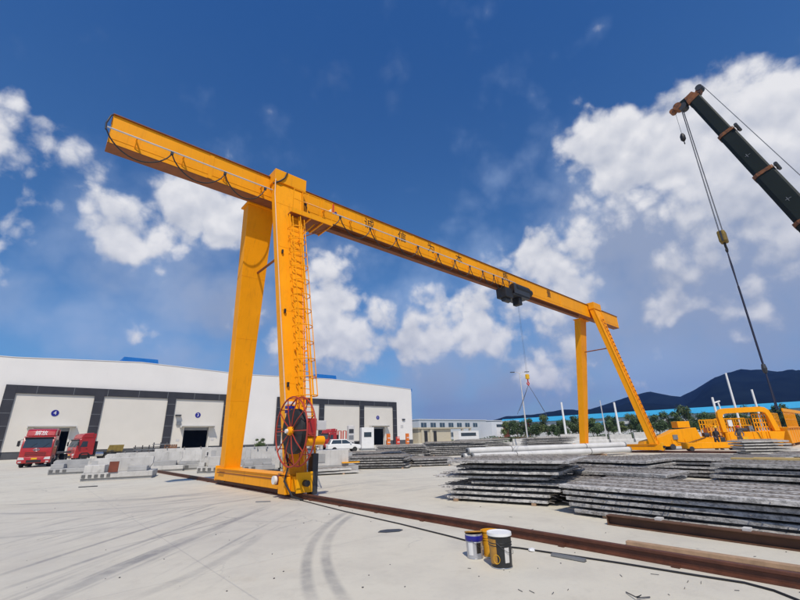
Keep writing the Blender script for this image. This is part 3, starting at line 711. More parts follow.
while z <= zt-.2:
    if hoop is None: hoop = P(MB().tube(hoop_pts(z), .019, 5), 'cage_hoop'); z0h = z
    else: dup_part(hoop, GC, (0, legy(z)-legy(z0h), z-z0h))
    z += .62
for k in (1, 4, 7, 10, 13):
    a, b = hoop_pts(3.0)[k], hoop_pts(zt-.3)[k]
    P(MB().beam(a, b, .03, .014), 'cage_strap')
for z in (2.2, 4.6, 7.0, 9.4): P(MB().box(lx0, lx0+.03, legy(z)-.2, legy(z)+.02, z, z+.05).box(lx1-.03, lx1, legy(z)-.2, legy(z)+.02, z, z+.05), 'ladder_bracket')

# maintenance platform under the girder at the ladder head
pz = 10.70
pl = P(MB().box(6.50, 8.42, 13.95, 15.15, pz, pz+.05), 'platform', 'primer')
P(MB().box(6.46, 8.46, 13.91, 13.949, pz-.05, pz+.16), 'toe_board')
P(MB().box(8.421, 8.46, 13.95, 15.15, pz-.05, pz+.16), 'toe_board')
for x in (6.52, 7.2, 7.8, 8.4): P(MB().beam((x, 13.93, pz+.16), (x, 13.93, pz+1.1), .03, .03), 'railing_post')
for zz in (.62, 1.1): P(MB().beam((6.5, 13.93, pz+zz), (8.44, 13.93, pz+zz), .026, .026), 'hand_rail')
P(MB().beam((8.38, 14.3, pz-.05), (7.1, 14.2, 9.75), .045, .045), 'platform_brace', 'primer')
P(MB().beam((7.75, 14.3, pz-.05), (7.05, 14.2, 9.75), .045, .045), 'platform_brace')
for x in (7.35, 7.95): P(MB().box(x, x+.06, 13.96, 15.14, pz-.07, pz-.002), 'platform_joist', 'orange')
for x in (7.6, 8.3): P(MB().beam((x, 15.1, pz), (x, 15.22, gz0+.1), .05, .05), 'platform_hanger')
# plain ladder on the far front leg
fxo = 30.7
for x in (6.30, 6.62): P(MB().beam((x+fxo, legy(1.0)-.10, 1.0), (x+fxo+.22, legy(11.6)-.10, 11.6), .05, .05), 'ladder_rail')
z = 1.2; rg2 = None
while z < 11.5:
    if rg2 is None: rg2 = P(MB().box(6.30+fxo, 6.64+fxo, legy(z)-.14, legy(z)-.06, z, z+.06), 'rung', 'primer'); z0f = z
    else: dup_part(rg2, GC, (.22*(z-1)/10.6, legy(z)-legy(z0f), z-z0f))
    z += .36

# festoon: track on brackets, trolleys and looped cable
ty, tz = 14.93, 12.02
P(MB().cyl((.0, ty, tz), (24.5, ty, tz), .028, 8), 'festoon_track', 'galv', smooth=40)
x = .9; br = None
while x < 24.4:
    if not (5.7 < x < 7.6):
        if br is None: br = P(MB().beam((x, gy0, tz+.05), (x, ty, tz+.05), .045, .045).beam((x, ty+.02, tz+.05), (x, gy0, tz-.28), .03, .03), 'festoon_bracket'); x0b = x
        else: dup_part(br, GC, (x-x0b, 0, 0))
    x += 1.55
fx = [0.0, 2.03, 3.97, 5.66, 7.6, 9.49, 11.33, 13.11, 14.76, 16.41, 17.93, 19.37, 20.69, 21.89, 22.92, 23.7]
tr_ = None
for a in fx[1:]:
    if tr_ is None: tr_ = P(MB().box(a-.05, a+.05, ty-.035, ty+.035, tz-.14, tz-.03), 'festoon_trolley', 'darkgrey'); a0 = a
    else: dup_part(tr_, GC, (a-a0, 0, 0))
for a, b in zip(fx, fx[1:]):
    if 5.5 < a < 6: continue
    pts = []; sag = .78
    for k in range(17):
        u = k/16; s_ = 4*u*(1-u); s_ = s_**.8
        pts.append((a+(b-a)*u, ty-.03*math.sin(u*math.pi), tz-.12-sag*s_))
    P(MB().tube(pts, .024, 6), 'festoon_cable', 'black', smooth=60)
P(MB().tube([(-.02, ty, tz-.12), (-.05, ty+.1, tz+.2), (.02, 15.1, 12.6), (.06, 15.19, 12.76)], .03, 6), 'end_cable', 'darkgrey', smooth=60)
P(MB().tube([(6.5, 14.70, 12.97), (6.45, 14.585, 12.9), (6.35, 14.575, 12.6), (6.15, 14.575, 12.36), (5.9, 14.7, 12.2)], .035, 6), 'saddle_cable', 'black', smooth=60)

# cable reel with its drive, hung on the front leg
rc = Vector((5.92, 11.5, 1.88))
for k, x in enumerate((rc.x-.13, rc.x+.13)):
    rr_ = [(x, rc.y+.98*math.cos(2*math.pi*j/40), rc.z+.98*math.sin(2*math.pi*j/40)) for j in range(40)]
    rimo = P(MB().tube(rr_, .024, 8, closed=True), 'reel_rim', 'redpipe', smooth=60)
    for j in range(10):
        a = 2*math.pi*(j+.3*k)/10
        MB().tube([(x, rc.y+.10*math.cos(a), rc.z+.10*math.sin(a)), (x+(.03 if k else -.03), rc.y+.5*math.cos(a), rc.z+.5*math.sin(a)), (x, rc.y+.98*math.cos(a), rc.z+.98*math.sin(a))], .017, 6).build('spoke', M['redpipe'], rimo, True, smooth=60)
for j in range(10):
    a = 2*math.pi*(j+.15)/10
    P(MB().cyl((rc.x-.13, rc.y+.97*math.cos(a), rc.z+.97*math.sin(a)), (rc.x+.13, rc.y+.97*math.cos(a), rc.z+.97*math.sin(a)), .014, 6), 'rim_spacer', 'redpipe')
prof = [(.2, -.10)]+[(.62+.02*(i % 2), -.10+.02*i) for i in range(11)]+[(.2, .10)]
P(MB().lathe(prof, rc, 'x', 40), 'cable_coil', 'black', smooth=30)
P(MB().lathe([(.02, -.24), (.11, -.22), (.13, -.14), (.13, .2), (.02, .22)], rc, 'x', 18), 'reel_hub', 'orange', smooth=30)
P(MB().cyl((rc.x-.30, rc.y, rc.z), (rc.x-.24, rc.y, rc.z), .06, 12), 'hub_cap', 'white')
gb = P(MB().box(rc.x+.24, rc.x+.62, rc.y-.2, rc.y+.25, rc.z-.14, rc.z+.36), 'reel_gearbox', 'red', bevel=.03)
P(MB().cyl((rc.x+.3, rc.y-.02, rc.z-.28), (rc.x+.95, rc.y-.02, rc.z-.28), .13, 16), 'reel_motor', 'orange', smooth=30)
P(MB().box(rc.x+.66, rc.x+1.0, rc.y-.1, rc.y+.1, rc.z+.02, rc.z+.3), 'slip_ring_box', 'galv', bevel=.015)
P(MB().beam((rc.x+.45, rc.y+.2, rc.z-.1), (6.4, 12.5, rc.z-.1), .12, .12).beam((rc.x+.45, rc.y+.2, rc.z-.4), (6.4, 12.4, rc.z-.4), .1, .1), 'reel_bracket', 'orange')
for i in (0, 1, 2): P(MB().box(rc.x-.02, rc.x+.24, 12.05, 12.2, rc.z+.55+.13*i, rc.z+.64+.13*i), 'insulator', 'navy' if i < 2 else 'white')

# cable lying along the rail, paid out from the reel
cb = []
for x, y in [(300, 500.5), (345, 512), (400, 524.5), (450, 537), (480, 545), (520, 549), (560, 555), (620, 564), (700, 577), (745, 584), (775, 592), (800, 602)]:
    v = gnd(x, y); cb.append((v.x, v.y, .012))
c_ = MB().tube(cb, .012, 8).build('power_cable', M['black'], None, smooth=60)
tag(c_, 'thin black power cable lying on the concrete beside the crane rail', 'cable')

# ================================================================ ELECTRIC HOIST on the girder
EH = thing('electric_hoist', 'black electric hoist hanging below the orange girder', 'hoist', (24.4, 15.3, 11.0))
def Q(mb, name, mat='black', parent=None, **k): return mb.build(name, M[mat], parent or EH, True, **k)
Q(MB().box(23.7, 25.6, 14.55, 14.62, 11.0, 11.75).box(23.7, 25.6, 14.62, 15.9, 10.9, 11.0), 'frame', 'darkgrey', bevel=.01)
Q(MB().cyl((24.0, 14.86, 11.52), (25.7, 14.86, 11.52), .36, 20), 'rope_drum', smooth=30)
Q(MB().cyl((25.71, 14.86, 11.52), (26.15, 14.86, 11.52), .27, 18), 'drum_motor', smooth=30)
Q(MB().box(22.8, 23.65, 14.7, 15.5, 10.62, 11.3), 'control_box', bevel=.03)
Q(MB().cyl((23.0, 15.1, 10.55), (23.6, 15.1, 10.55), .2, 14), 'travel_motor', 'darkgrey', smooth=30)
for x in (24.0, 25.3):
    for y in (15.30, 15.64): Q(MB().cyl((x, y-.03, 11.36), (x, y+.03, 11.36), .08, 14), 'trolley_wheel', 'darkgrey', smooth=30)
Q(MB().box(24.4, 24.8, 14.75, 15.3, 10.35, 10.9), 'rope_guide', bevel=.03)
hx, hy = 24.75, 15.08
for dx_ in (-.06, .06): Q(MB().cyl((hx+dx_, hy, 10.5), (hx+dx_, hy, 5.45), .005, 5), 'hoist_rope', 'rope')
hb = Q(MB().box(hx-.12, hx+.12, hy-.1, hy+.1, 5.15, 5.48), 'hook_block', 'yellow', bevel=.04)
MB().tube([(hx, hy, 5.15), (hx, hy, 4.98), (hx+.12, hy, 4.86), (hx+.02, hy, 4.74), (hx-.12, hy, 4.82), (hx-.11, hy, 4.92)], .04, 8).build('hook', M['redplastic'], hb, True, smooth=60)
for ex, ey, ez in ((24.3, 15.9, 2.9), (24.6, 14.1, 3.0), (25.2, 14.3, 2.8), (24.0, 15.5, 3.1)):
    Q(MB().tube([(hx, hy, 4.76), ((hx+ex)/2+.02, (hy+ey)/2, (4.76+ez)/2), (ex, ey, ez)], .012, 6), 'chain_sling', 'rope')

# ================================================================ STACKS OF PRECAST LATTICE SLABS
ORD = ['bottom', 'second lowest', 'third lowest', 'fourth lowest', 'fifth lowest', 'sixth lowest', 'seventh lowest', 'eighth lowest', 'ninth lowest']
def slab_proto(Ls, Wd, th, gap, mat, detail, rg):
    t = bpy.data.objects.new('lattice_slab', None); t.empty_display_size = .1
    # body: long box with slightly uneven arrises
    nx = 10; vs = []; fs = []
    for i in range(nx+1):
        x = Ls*i/nx
        j = lambda a: rg.uniform(-a, a)
        vs += [(x, j(.012), 0), (x, Wd+j(.012), 0), (x, Wd+j(.012), th+j(.006)), (x, j(.012), th+j(.006))]
    for i in range(nx):
        for k in range(4): fs.append((i*4+k, i*4+(k+1) % 4, i*4+4+(k+1) % 4, i*4+4+k))
    fs += [(0, 1, 2, 3), (nx*4+3, nx*4+2, nx*4+1, nx*4)]
    C.objects.link(t)
    MB().add(vs, fs).build('slab_body', M[mat], t, bevel=.006 if detail > 1 else 0)
    nl = max(2, int(Wd/.55)); hz = gap-.004
    pitch = .22 if detail > 1 else .6
    gm = MB()
    n = int((Ls-.2)/pitch)
    r = .0055 if detail > 1 else .007
    gm.beam((.08, 0, hz-r), (Ls-.08, 0, hz-r), r*2, r*2)
    for s in (-1, 1):
        gm.beam((.08, s*.04, .012), (Ls-.08, s*.04, .012), r*1.6, r*1.6)
        for i in range(n):
            x = .1+i*pitch
            gm.beam((x, s*.04, .01), (x+pitch/2, 0, hz-r), r*1.1, r*1.1); gm.beam((x+pitch/2, 0, hz-r), (x+pitch, s*.04, .01), r*1.1, r*1.1)
    o0 = gm.build('lattice_girder', M['rebar'], t); 
    for k in range(nl):
        y = Wd*(k+.5)/nl
        o = o0 if k == 0 else dup_part(o0, t)
        o.location = (0, y, th)
    if detail > 0:
        sb = MB(); st = .2 if detail > 1 else .3
        for i in range(int(Ls/st)):
            x = st*(i+.5)+rg.uniform(-.05, .05)
            for y, s in ((0, -1), (Wd, 1)):
                if rg.random() < .55: continue
                l = rg.uniform(.06, .13); sb.beam((x, y, th*.55), (x+rg.uniform(-.02, .02), y+s*l, th*.55+rg.uniform(-.01, .03)), .011, .011)
        for i in range(int(Wd/st)):
            y = st*(i+.5)
            for x, s in ((0, -1), (Ls, 1)):
                l = rg.uniform(.1, .24); sb.beam((x, y, th*.55), (x+s*l, y+rg.uniform(-.03, .03), th*.55+rg.uniform(-.02, .03)), .011, .011)
        sb.build('projecting_bars', M['rebar'], t)
    return t
SG = 'precast lattice slabs stacked in the yard'
def stack(A, B, n, pitch, Wd, th, where, seed, jit=.12, Ls=None, mat='slab', detail=2, z0=.10, away=None, bearer=True, extra=None):
    rg = random.Random(seed); A = Vector((A[0], A[1], 0)); B = Vector((B[0], B[1], 0))
    d = (B-A); L0 = Ls or d.length; d.normalize(); ang = math.atan2(d.y, d.x)
    left = Vector((-d.y, d.x, 0))
    if left.dot(A) < 0:         # keep the depth pointing away from the camera: run the slab the other way round
        A = A+d*L0; d = -d; ang += math.pi; left = -left
    pr = slab_proto(L0, Wd, th, pitch-th, mat, detail, rg)
    for k in range(n):
        o = pr if k == 0 else copy_tree(pr)
        off = d*rg.uniform(-jit, jit)+left*rg.uniform(-jit*.5, jit*.5)
        if extra and k in extra: off = off+d*extra[k]
        o.location = A+off+Vector((0, 0, z0+k*pitch)); o.rotation_euler = (0, 0, ang+rg.uniform(-.02, .02)); o.scale = (rg.uniform(.86, 1.1), rg.uniform(.9, 1.08), 1)
        nm = 'top' if k == n-1 else ORD[min(k, 8)]
        tag(o, f'{nm} lattice slab of the stack {where}', 'concrete slab', SG)
    if bearer:
        for i, u in enumerate((.15, .85)):
            c = A+d*(L0*u)+left*(Wd/2)
            b = MB().cbox((0, 0, z0/2), (.1, Wd*.98, z0-.004)).build('timber_bearer', M['wood']); b.location = (c.x, c.y, 0); b.rotation_euler = (0, 0, ang)
            tag(b, f'{("one", "other")[i]} bearer under the stack {where}', 'timber', 'timber bearers under the slab stacks')

stack((8.60, 8.3), (9.42, 5.5), 8, .126, 2.3, .058, 'nearest the paint pails', 1, .22, Ls=2.9, z0=.06, extra={7: .5, 6: .45, 5: .3, 3: .9, 2: -.15})
stack((8.86, 4.80), (8.66, .1), 5, .112, 2.2, .066, 'behind the rusty H beam', 2, .06, Ls=4.8, z0=.05, extra={4: -.14, 3: -.05, 0: .06})
stack((11.5, 6.4), (11.3, 3.5), 5, .125, 1.5, .07, 'just behind the gap between the two nearest stacks', 3, .15, z0=.06)
stack((13.2, 3.2), (12.8, -1.6), 6, .13, 2.2, .075, 'in the second row behind the right edge stack', 4, .12, z0=.06)
stack((13.9, 8.6), (13.7, 5.1), 6, .13, 2.2, .07, 'behind the pail side stack, below the white piles', 5, .2, z0=.06)
stack((18.0, 6.6), (17.7, 2.0), 5, .13, 2.4, .07, 'in the third row at right', 6, .2, detail=1, z0=.06)
stack((22.5, 9.6), (22.2, 5.4), 3, .13, 2.4, .07, 'in the fourth row right of the white piles', 7, .25, detail=1, z0=.06)
stack((23.2, 3.6), (22.8, -2.2), 4, .14, 2.4, .07, 'in the fourth row by the right edge', 8, .2, detail=1, z0=.06)
stack((30.5, 5.4), (31.6, 3.5), 6, .15, 2.0, .08, 'tall and pale beside the workers', 9, .15, mat='precast', detail=1)
stack((26.2, 8.8), (25.9, 1.5), 2, .15, 2.4, .07, 'low and long in front of the workers', 10, .2, detail=1, z0=.06)
stack((13.9, 20.6), (16.3, 17.7), 5, .13, 2.4, .07, 'dark and low right of the reel', 11, .25, mat='slabdark', detail=1, extra={0: -.3}, z0=.06)
stack((17.3, 18.6), (19.3, 17.2), 3, .14, 2.4, .07, 'small and dark at the front of the middle row', 12, .2, mat='slabdark', detail=1, z0=.06)
stack((15.6, 25.0), (19.5, 21.5), 5, .14, 2.6, .07, 'in the middle row below the white car', 13, .3, mat='slabdark', detail=1)
stack((22.4, 27.6), (26.2, 26.2), 6, .15, 2.6, .07, 'dark in the middle yard below the white booth', 14, .3, mat='slabdark', detail=1)
stack((27.0, 27.6), (31.0, 24.2), 7, .16, 2.6, .08, 'tall grey left of the white pile ends', 15, .2, mat='slabdark', detail=1)
stack((31.5, 40.0), (36.5, 36.5), 5, .16, 2.6, .07, 'far row in front of the booth', 16, .3, mat='slabdark', detail=0)
stack((38.0, 37.0), (44.0, 33.0), 6, .16, 2.6, .07, 'far row before the beige shed', 17, .3, mat='slabdark', detail=0)
stack((46.0, 40.0), (52.0, 36.0), 7, .16, 2.6, .07, 'far row before the white cabin', 18, .3, mat='slab', detail=0)
stack((54.0, 34.0), (60.0, 30.0), 7, .16, 2.6, .07, 'far row below the light pole', 19, .3, mat='slab', detail=0)
stack((9.6, 18.9), (12.4, 17.8), 2, .13, 2.2, .085, 'very low and pale right of the crane leg', 20, .2, mat='precast', detail=1, z0=.06)

# long white precast beams on the ground
for i, (a, b, r, z) in enumerate((((22.3, 18.4), (34.6, 13.2), .20, .33), ((22.0, 18.95), (35.2, 13.7), .20, .33), ((22.2, 18.7), (34.6, 13.5), .19, .68))):
    t = thing('white_concrete_pile', ('front one of the long white piles lying on the ground', 'rear one of the long white piles lying on the ground', 'long white pile lying on top of the other two')[i], 'concrete pile', (a[0], a[1], 0), group='long white piles')
    A_ = Vector((0, 0, z)); B_ = Vector((b[0]-a[0], b[1]-a[1], z))
    MB().tube([A_, B_], r, 24).build('pile_shaft', M['pile'], t, smooth=30)
    dd = (B_-A_).normalized()
    for s, q in ((-1, A_), (1, B_)):
        e = MB().tube([q-dd*s*.10, q+dd*s*.012], r+.006, 24).build('steel_end_ring', M['grey'], t, smooth=30)
        MB().tube([q+dd*s*.013, q+dd*s*.02], r*.55, 18).build('end_bore', M['void'], e)
    for u in (.25, .72): MB().tube([A_+(B_-A_)*u, A_+(B_-A_)*(u+.003)], r+.012, 24).build('steel_strap', M['darkgrey'], t, smooth=30)
for i, u in enumerate((.2, .8)):
    c = Vector((22.2, 18.9, 0)).lerp(Vector((34.8, 13.6, 0)), u)
    b = MB().cbox((0, 0, .06), (.2, 1.7, .12)).build('timber_bearer', M['wood']); b.location = c; b.rotation_euler = (0, 0, -.4); tag(b, ('left', 'right')[i]+' timber bearer under the long white piles', 'timber', 'timber bearers under the slab stacks')

# rusty H beam and the timber plank
def hbeam(A, B, h, w, label):
    A, B = Vector((*A, 0)), Vector((*B, 0)); t = thing('steel_h_beam', label, 'steel beam', A, math.atan2(B.y-A.y, B.x-A.x)); L_ = (B-A).length
    MB().box(0, L_, -.008, .008, .016, h-.016).build('web', M['hbeam'], t)
    MB().box(0, L_, -w/2, w/2, 0, .015).build('flange', M['hbeam'], t); MB().box(0, L_, -w/2, w/2, h-.015, h).build('flange', M['hbeam'], t)
    MB().box(0, .012, -w/2+.004, -.009, .016, h-.016).build('stiffener', M['hbeam'], t)
hbeam((8.38, 3.80), (8.16, -1.2), .165, .17, 'rusty brown steel H beam in front of the right hand slab stack')
t = thing('timber_plank', 'long weathered timber plank lying between rail and H beam', 'plank', (7.08, 3.0, 0), math.atan2(-4.6, .10))
MB().box(0, 2.2, -.05, .05, 0, .06).box(2.203, 4.6, -.052, .048, 0, .058).build('plank_board', M['wood'], t, bevel=.008)
for i, (u, dz) in enumerate(((.9, .0), (2.1, .0), (3.4, 0))):
    p_ = Vector((8.40, 3.85, 0)).lerp(Vector((8.16, -1.2, 0)), u/5.05)
    b = MB().box(-.03, .12, -.05, .05, 0, .035).build('spacer_block', M['precast']); b.location = (p_.x, p_.y, .166); tag(b, ('leftmost', 'middle', 'rightmost')[i]+' pale spacer block on the rusty H beam', 'block', 'spacer blocks on the H beam')
pl_ = MB().box(0, 3.4, -.09, .09, 0, .04).build('sawn_board', M['timber']); pl_.location = (14.2, 2.9, .842); pl_.rotation_euler = (0, 0, R(-96)); tag(pl_, 'yellow sawn board lying on the second row of slabs', 'board')
pl_ = MB().box(0, 2.6, -.07, .07, 0, .035).build('sawn_board', M['timber']); pl_.location = (14.6, 2.5, .842); pl_.rotation_euler = (0, 0, R(-92)); tag(pl_, 'shorter yellow board behind the long one on the slabs', 'board')

# ================================================================ PAINT PAILS
def pail(loc, label, kind, sc=1.0):
    t = thing('paint_pail', label, 'pail', loc, group='paint pails beside the rail'); t.scale = (sc, sc, sc)
    r0, r1, h = .132, .150, .375
    body = {'silver': 'pailsilver', 'yellow': 'pailyellow', 'black': 'pailblack'}[kind]
    if kind == 'yellow': prof = [(.01, .006), (r0, 0), (r1, h), (r1+.008, h), (r1+.008, h-.012), (r1+.002, h-.012)]; prof = [(.01, .006), (r0, 0), (r1, h-.012), (r1+.008, h-.012), (r1+.008, h), (r1-.003, h), (r0-.004, .02), (.01, .02)]
    else: prof = [(.01, .006), (r0, 0), (r0+.004, .006), (r0+.001, .03), (r1, h), (r1-.004, h+.004), (.01, h+.004)]
    MB().lathe(prof, (0, 0, 0), 'z', 36).build('pail_body', M[body], t, smooth=35)
    rim = lambda z, r: MB().tube([(r*math.cos(2*math.pi*j/36), r*math.sin(2*math.pi*j/36), z) for j in range(36)], .006, 6, closed=True)
    rim(.008, r0+.002).build('bottom_hoop', M['chrome'], t, smooth=60)
    for z in (h*.68, h*.76): rim(z, r0+(r1-r0)*z/h+.001).build('rib', M[body], t, smooth=60)
    if kind == 'silver':
        MB().lathe([(r1+.002, h*.72), (r1+.004, h*.73), (r1+.005, h*.93), (r1+.003, h*.94)], (0, 0, 0), 'z', 36).build('blue_band', M['navy'], t, smooth=35)
        l = MB().lathe([(.01, 0), (.135, .004), (.158, .0), (.158, -.02)], (0, 0, 0), 'z', 36).build('lid', M['ochre'], t, smooth=35)
        l.rotation_euler = (R(-9), R(8), 0); l.location = (0, 0, h+.032)
    elif kind == 'black':
        l = MB().lathe([(.01, .004), (.13, .004), (.14, .012), (r1+.008, .012), (r1+.010, -.022), (r1+.004, -.024)], (0, 0, h+.012), 'z', 36).build('lid', M['white'], t, smooth=35)
    # bail handle
    a0 = R(200)
    pts = [(.158*math.cos(a0+math.pi*k/14), .158*math.sin(a0+math.pi*k/14), h*.80-.14*math.sin(math.pi*k/14)) for k in range(15)]
    MB().tube(pts, .003, 5).build('bail_handle', M['rope'], t, smooth=60)
    return t
M['pailsilver'] = pmat('silver pail tin', (.50, .51, .54), .32, metal=.6, var=.08, scale=12)
M['pailyellow'] = pmat('paint smeared yellow pail', (.72, .34, .012), .45, var=.08, scale=9, dirt=(.42, .14, .01), dirt_amt=.4, dirt_scale=14)
M['pailblack'] = pmat('black printed pail', (.016, .016, .018), .35, var=.2, scale=12)
M['ochre'] = pmat('ochre paint skin', (.42, .21, .03), .5, var=.2, scale=16, dirt=(.13, .06, .015), dirt_amt=.4, dirt_scale=20)
p1, p2, p3 = gnd(475.3, 557.5), gnd(492.2, 556), gnd(502, 566.5)
pl1 = pail(p1, 'silver paint pail with blue band and ochre lid, left of the pail group', 'silver', .80)
pl2 = pail(p2, 'open yellow paint pail between the silver and the black pail', 'yellow', .86)
pl3 = pail(p3, 'black paint pail with white lid, nearest the camera', 'black')
def curved(t, a0, a1, z0, z1, name, mat, bulge=.0035):
    vs = []; fs = []; n = 10
    for k in range(n+1):
        a = a0+(a1-a0)*k/n
        for z in (z0, z1):
            for q in (.0005, bulge):
                r = .132+.018*z/.375+q; vs.append((r*math.cos(a), r*math.sin(a), z))
    for k in range(n):
        b = k*4; fs += [(b+1, b+5, b+7, b+3), (b, b+2, b+6, b+4), (b, b+4, b+5, b+1), (b+2, b+3, b+7, b+6)]
    fs += [(0, 1, 3, 2), (n*4, n*4+2, n*4+3, n*4+1)]
    return MB().add(vs, fs).build(name, M[mat], t, smooth=35)
camdir = math.atan2(-p3.y, -p3.x)
curved(pl3, camdir+.35, camdir+.80, .07, .24, 'paper_label', 'galv'); curved(pl3, camdir-1.3, camdir-.35, .05, .33, 'yellow_label', 'ochre')
rgp = [((.143)*math.cos(camdir-.42+.30*math.cos(q)), (.143)*math.sin(camdir-.42+.30*math.cos(q)), .11+.05*math.sin(q)) for q in [2*math.pi*k/24 for k in range(24)]]
MB().tube(rgp, .003, 5, closed=True).build('yellow_ring_mark', M['yellow'], pl3)
camdir1 = math.atan2(-p1.y, -p1.x); curved(pl1, camdir1+.25, camdir1+.85, .09, .26, 'dark_print', 'ink'); curved(pl1, camdir1-.8, camdir1-.2, .06, .25, 'pale_label', 'white')

# loose bits lying about
rg = random.Random(5)
sb = thing('steel_offcut', 'short ribbed steel offcut lying right of the pails', 'offcut', gnd(552, 556), math.atan2(-.4, .02))
for i in range(5): MB().box(0, .46, -.03+.016*i, -.022+.016*i, 0, .035).build('rib', M['grey'], sb)
MB().box(0, .46, -.03, .042, 0, .008).build('base_strip', M['black'], sb)  # black colour stands in for the dark gaps between the ribs
pg = MB().lathe([(.01, .0), (.06, .004), (.05, .03), (.01, .045)], (0, 0, 0), 'z', 9).build('crumpled_rag', M['white']); pg.location = gnd(532, 550.5); pg.rotation_euler = (.1, .1, .4); pg.scale = (1.6, .9, .8); tag(pg, 'crumpled white rag beside the steel offcut', 'rag')
pa = MB().prism([(-.28, -.10), (-.1, -.17), (.2, -.13), (.3, .02), (.22, .12), (-.05, .14), (-.22, .06)], .004, .02, 'z').build('rubber_mat', M['darkgrey']); pa.location = gnd(390, 531); pa.scale = (.8, .8, .5); pa.rotation_euler = (0, 0, R(-35)); tag(pa, 'dark scrap mat lying on concrete left of the rail bend', 'mat')
pa = MB().prism([(-.2, -.05), (.22, -.04), (.2, .05), (-.2, .04)], .004, .03, 'z').build('timber_scrap', M['darkgrey']); pa.location = gnd(88, 487); pa.rotation_euler = (0, 0, R(-20)); pa.scale = (1.6, 1.6, 1); tag(pa, 'dark timber scrap in front of the white precast block', 'scrap')
pa = MB().prism([(-.2, -.05), (.22, -.04), (.2, .05), (-.2, .04)], .004, .02, 'z').build('timber_scrap', M['grey']); pa.location = gnd(263, 502); pa.rotation_euler = (0, 0, R(-40)); tag(pa, 'grey flat scrap on the ground before the crane carriage', 'scrap')
gb_ = MB()
for i in range(26):
    x, y = rg.uniform(470, 760), rg.uniform(512, 596)
    v = gnd(x, y); a = rg.uniform(0, 6.28); l = rg.uniform(.02, .09)
    gb_.beam((v.x, v.y, .006), (v.x+l*math.cos(a), v.y+l*math.sin(a), .007), .004, .005)
for i in range(70):
    v = gnd(rg.uniform(-20, 820), rg.uniform(475, 598)); s = rg.uniform(.005, .016)
    gb_.cbox((v.x, v.y, s*.3), (s, s*1.3, s*.6), Matrix.Rotation(rg.uniform(0, 3), 3, 'Z'))
gb_.build('wire_litter', M['rope']); tag(bpy.data.objects['wire_litter'], 'tie wire and grit scattered on the concrete', 'litter', kind='stuff')
wr = MB().tube([gnd(626, 592, .01), gnd(636, 597, .03), gnd(641, 595, .05), gnd(637, 598, .02), gnd(650, 597, .01)], .006, 5).build('bent_wire', M['rope'], smooth=60); tag(wr, 'bent wire twist on the concrete in the foreground', 'wire')

# ================================================================ PALE PRECAST UNITS, left half of the yard
PG = 'pale precast units left of the crane'
def bay_unit(loc, rz, L_, D_, Hh, label, mat='precast', ribs=5, hole=False, flip=False):
    t = thing('precast_unit', label, 'precast unit', loc, rz, PG)
    MB().box(0, L_, 0, D_, .12, .36).build('base_slab', M[mat], t, bevel=.015)
    MB().box(.02, L_-.02, .06, D_-.06, .0, .118).build('base_plinth', M['precast2'], t)
    n = ribs
    for i in range(n):
        x = .06+(L_*.42)*i/n
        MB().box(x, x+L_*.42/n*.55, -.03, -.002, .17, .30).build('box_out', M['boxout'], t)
    w = MB().prism([(0.0, .362), (L_-.35, .362), (L_-.15, .36+(Hh-.36)*.5), (L_-.15, Hh), (0.12, Hh), (0, Hh-.1)], D_*.45, D_*.62, 'y').build('upright_wall', M[mat], t, bevel=.012)
    if hole: MB().box(.15, .42, D_*.45-.01, D_*.45-.001, .7, Hh-.12).build('recess', M['precast2'], w)
    MB().prism([(D_*.63, .362), (D_-.05, .362), (D_*.63, Hh*.8)], .1, .26, 'x').build('buttress', M[mat], t)
    MB().prism([(D_*.63, .362), (D_-.05, .362), (D_*.63, Hh*.8)], L_-.5, L_-.34, 'x').build('buttress', M[mat], t)
    MB().box(.06, L_*.3, D_*.08, D_*.44, .363, .36+(Hh-.36)*.55).build('corner_block', M[mat], t, bevel=.02)
    MB().box(L_*.62, L_*.9, D_*.1, D_*.44, .363, .36+(Hh-.36)*.35).build('corner_block', M['precast2'], t, bevel=.02)
    sb = MB()
    for i in range(8):
        x = .2+i*(L_-.4)/7; sb.beam((x, D_*.53, Hh-.02), (x+.02, D_*.53, Hh+.08), .012, .012)
    sb.build('lifting_bars', M['rebar'], t)
    return t
def az(p, q): return math.atan2(q[1]-p[1], q[0]-p[0])
a, b = (2.30, 26.35), (5.2, 25.4)
u1 = bay_unit((*a, 0), az(a, b), 3.05, 2.1, 1.02, 'nearest white precast unit with low base, left of the crane', hole=True)
rb = MB().box(0, .40, .1, .16, 0, .50).build('rusty_plate', M['rust']); rb.location = (3.32, 25.86, .37); rb.rotation_euler = (0, 0, az(a, b)); tag(rb, 'rusty brown plate standing on the nearest white precast unit', 'plate')
bay_unit((1.35, 34.6, 0), -.3, 2.4, 1.6, .85, 'half hidden precast unit right of the front red truck', mat='precast2', ribs=3)
bay_unit((3.6, 31.2, 0), -.28, 4.4, 1.7, 1.15, 'pale precast unit directly behind the nearest one', ribs=4)
def panel_unit(loc, rz, L_, Hh, label, lean=.25, mat='precast', name='leaning_precast_unit'):
    t = thing(name, label, 'precast unit', loc, rz, PG)
    MB().prism([(0, .1), (.5, .1), (.5+lean*.4, Hh), (lean, Hh)], 0, L_, 'x').build('panel_body', M[mat], t, bevel=.015)
    MB().prism([(-.25, .0), (.9, 0), (.9, .098), (-.25, .098)], .1, L_-.1, 'x').build('panel_foot', M['precast2'], t)
    for i in range(3): MB().box(L_*(.2+.3*i), L_*(.2+.3*i)+.05, lean*.55-.02, lean*.55+.12, Hh-.002, Hh+.1).build('lifting_loop', M['rebar'], t)
    return t
panel_unit((7.4, 36.6, 0), -.25, 3.9, 1.32, 'broad white precast panel left of the open frame unit')
panel_unit((5.2, 38.2, 0), -.25, 2.6, 1.1, 'small pale panel left of the broad white one')
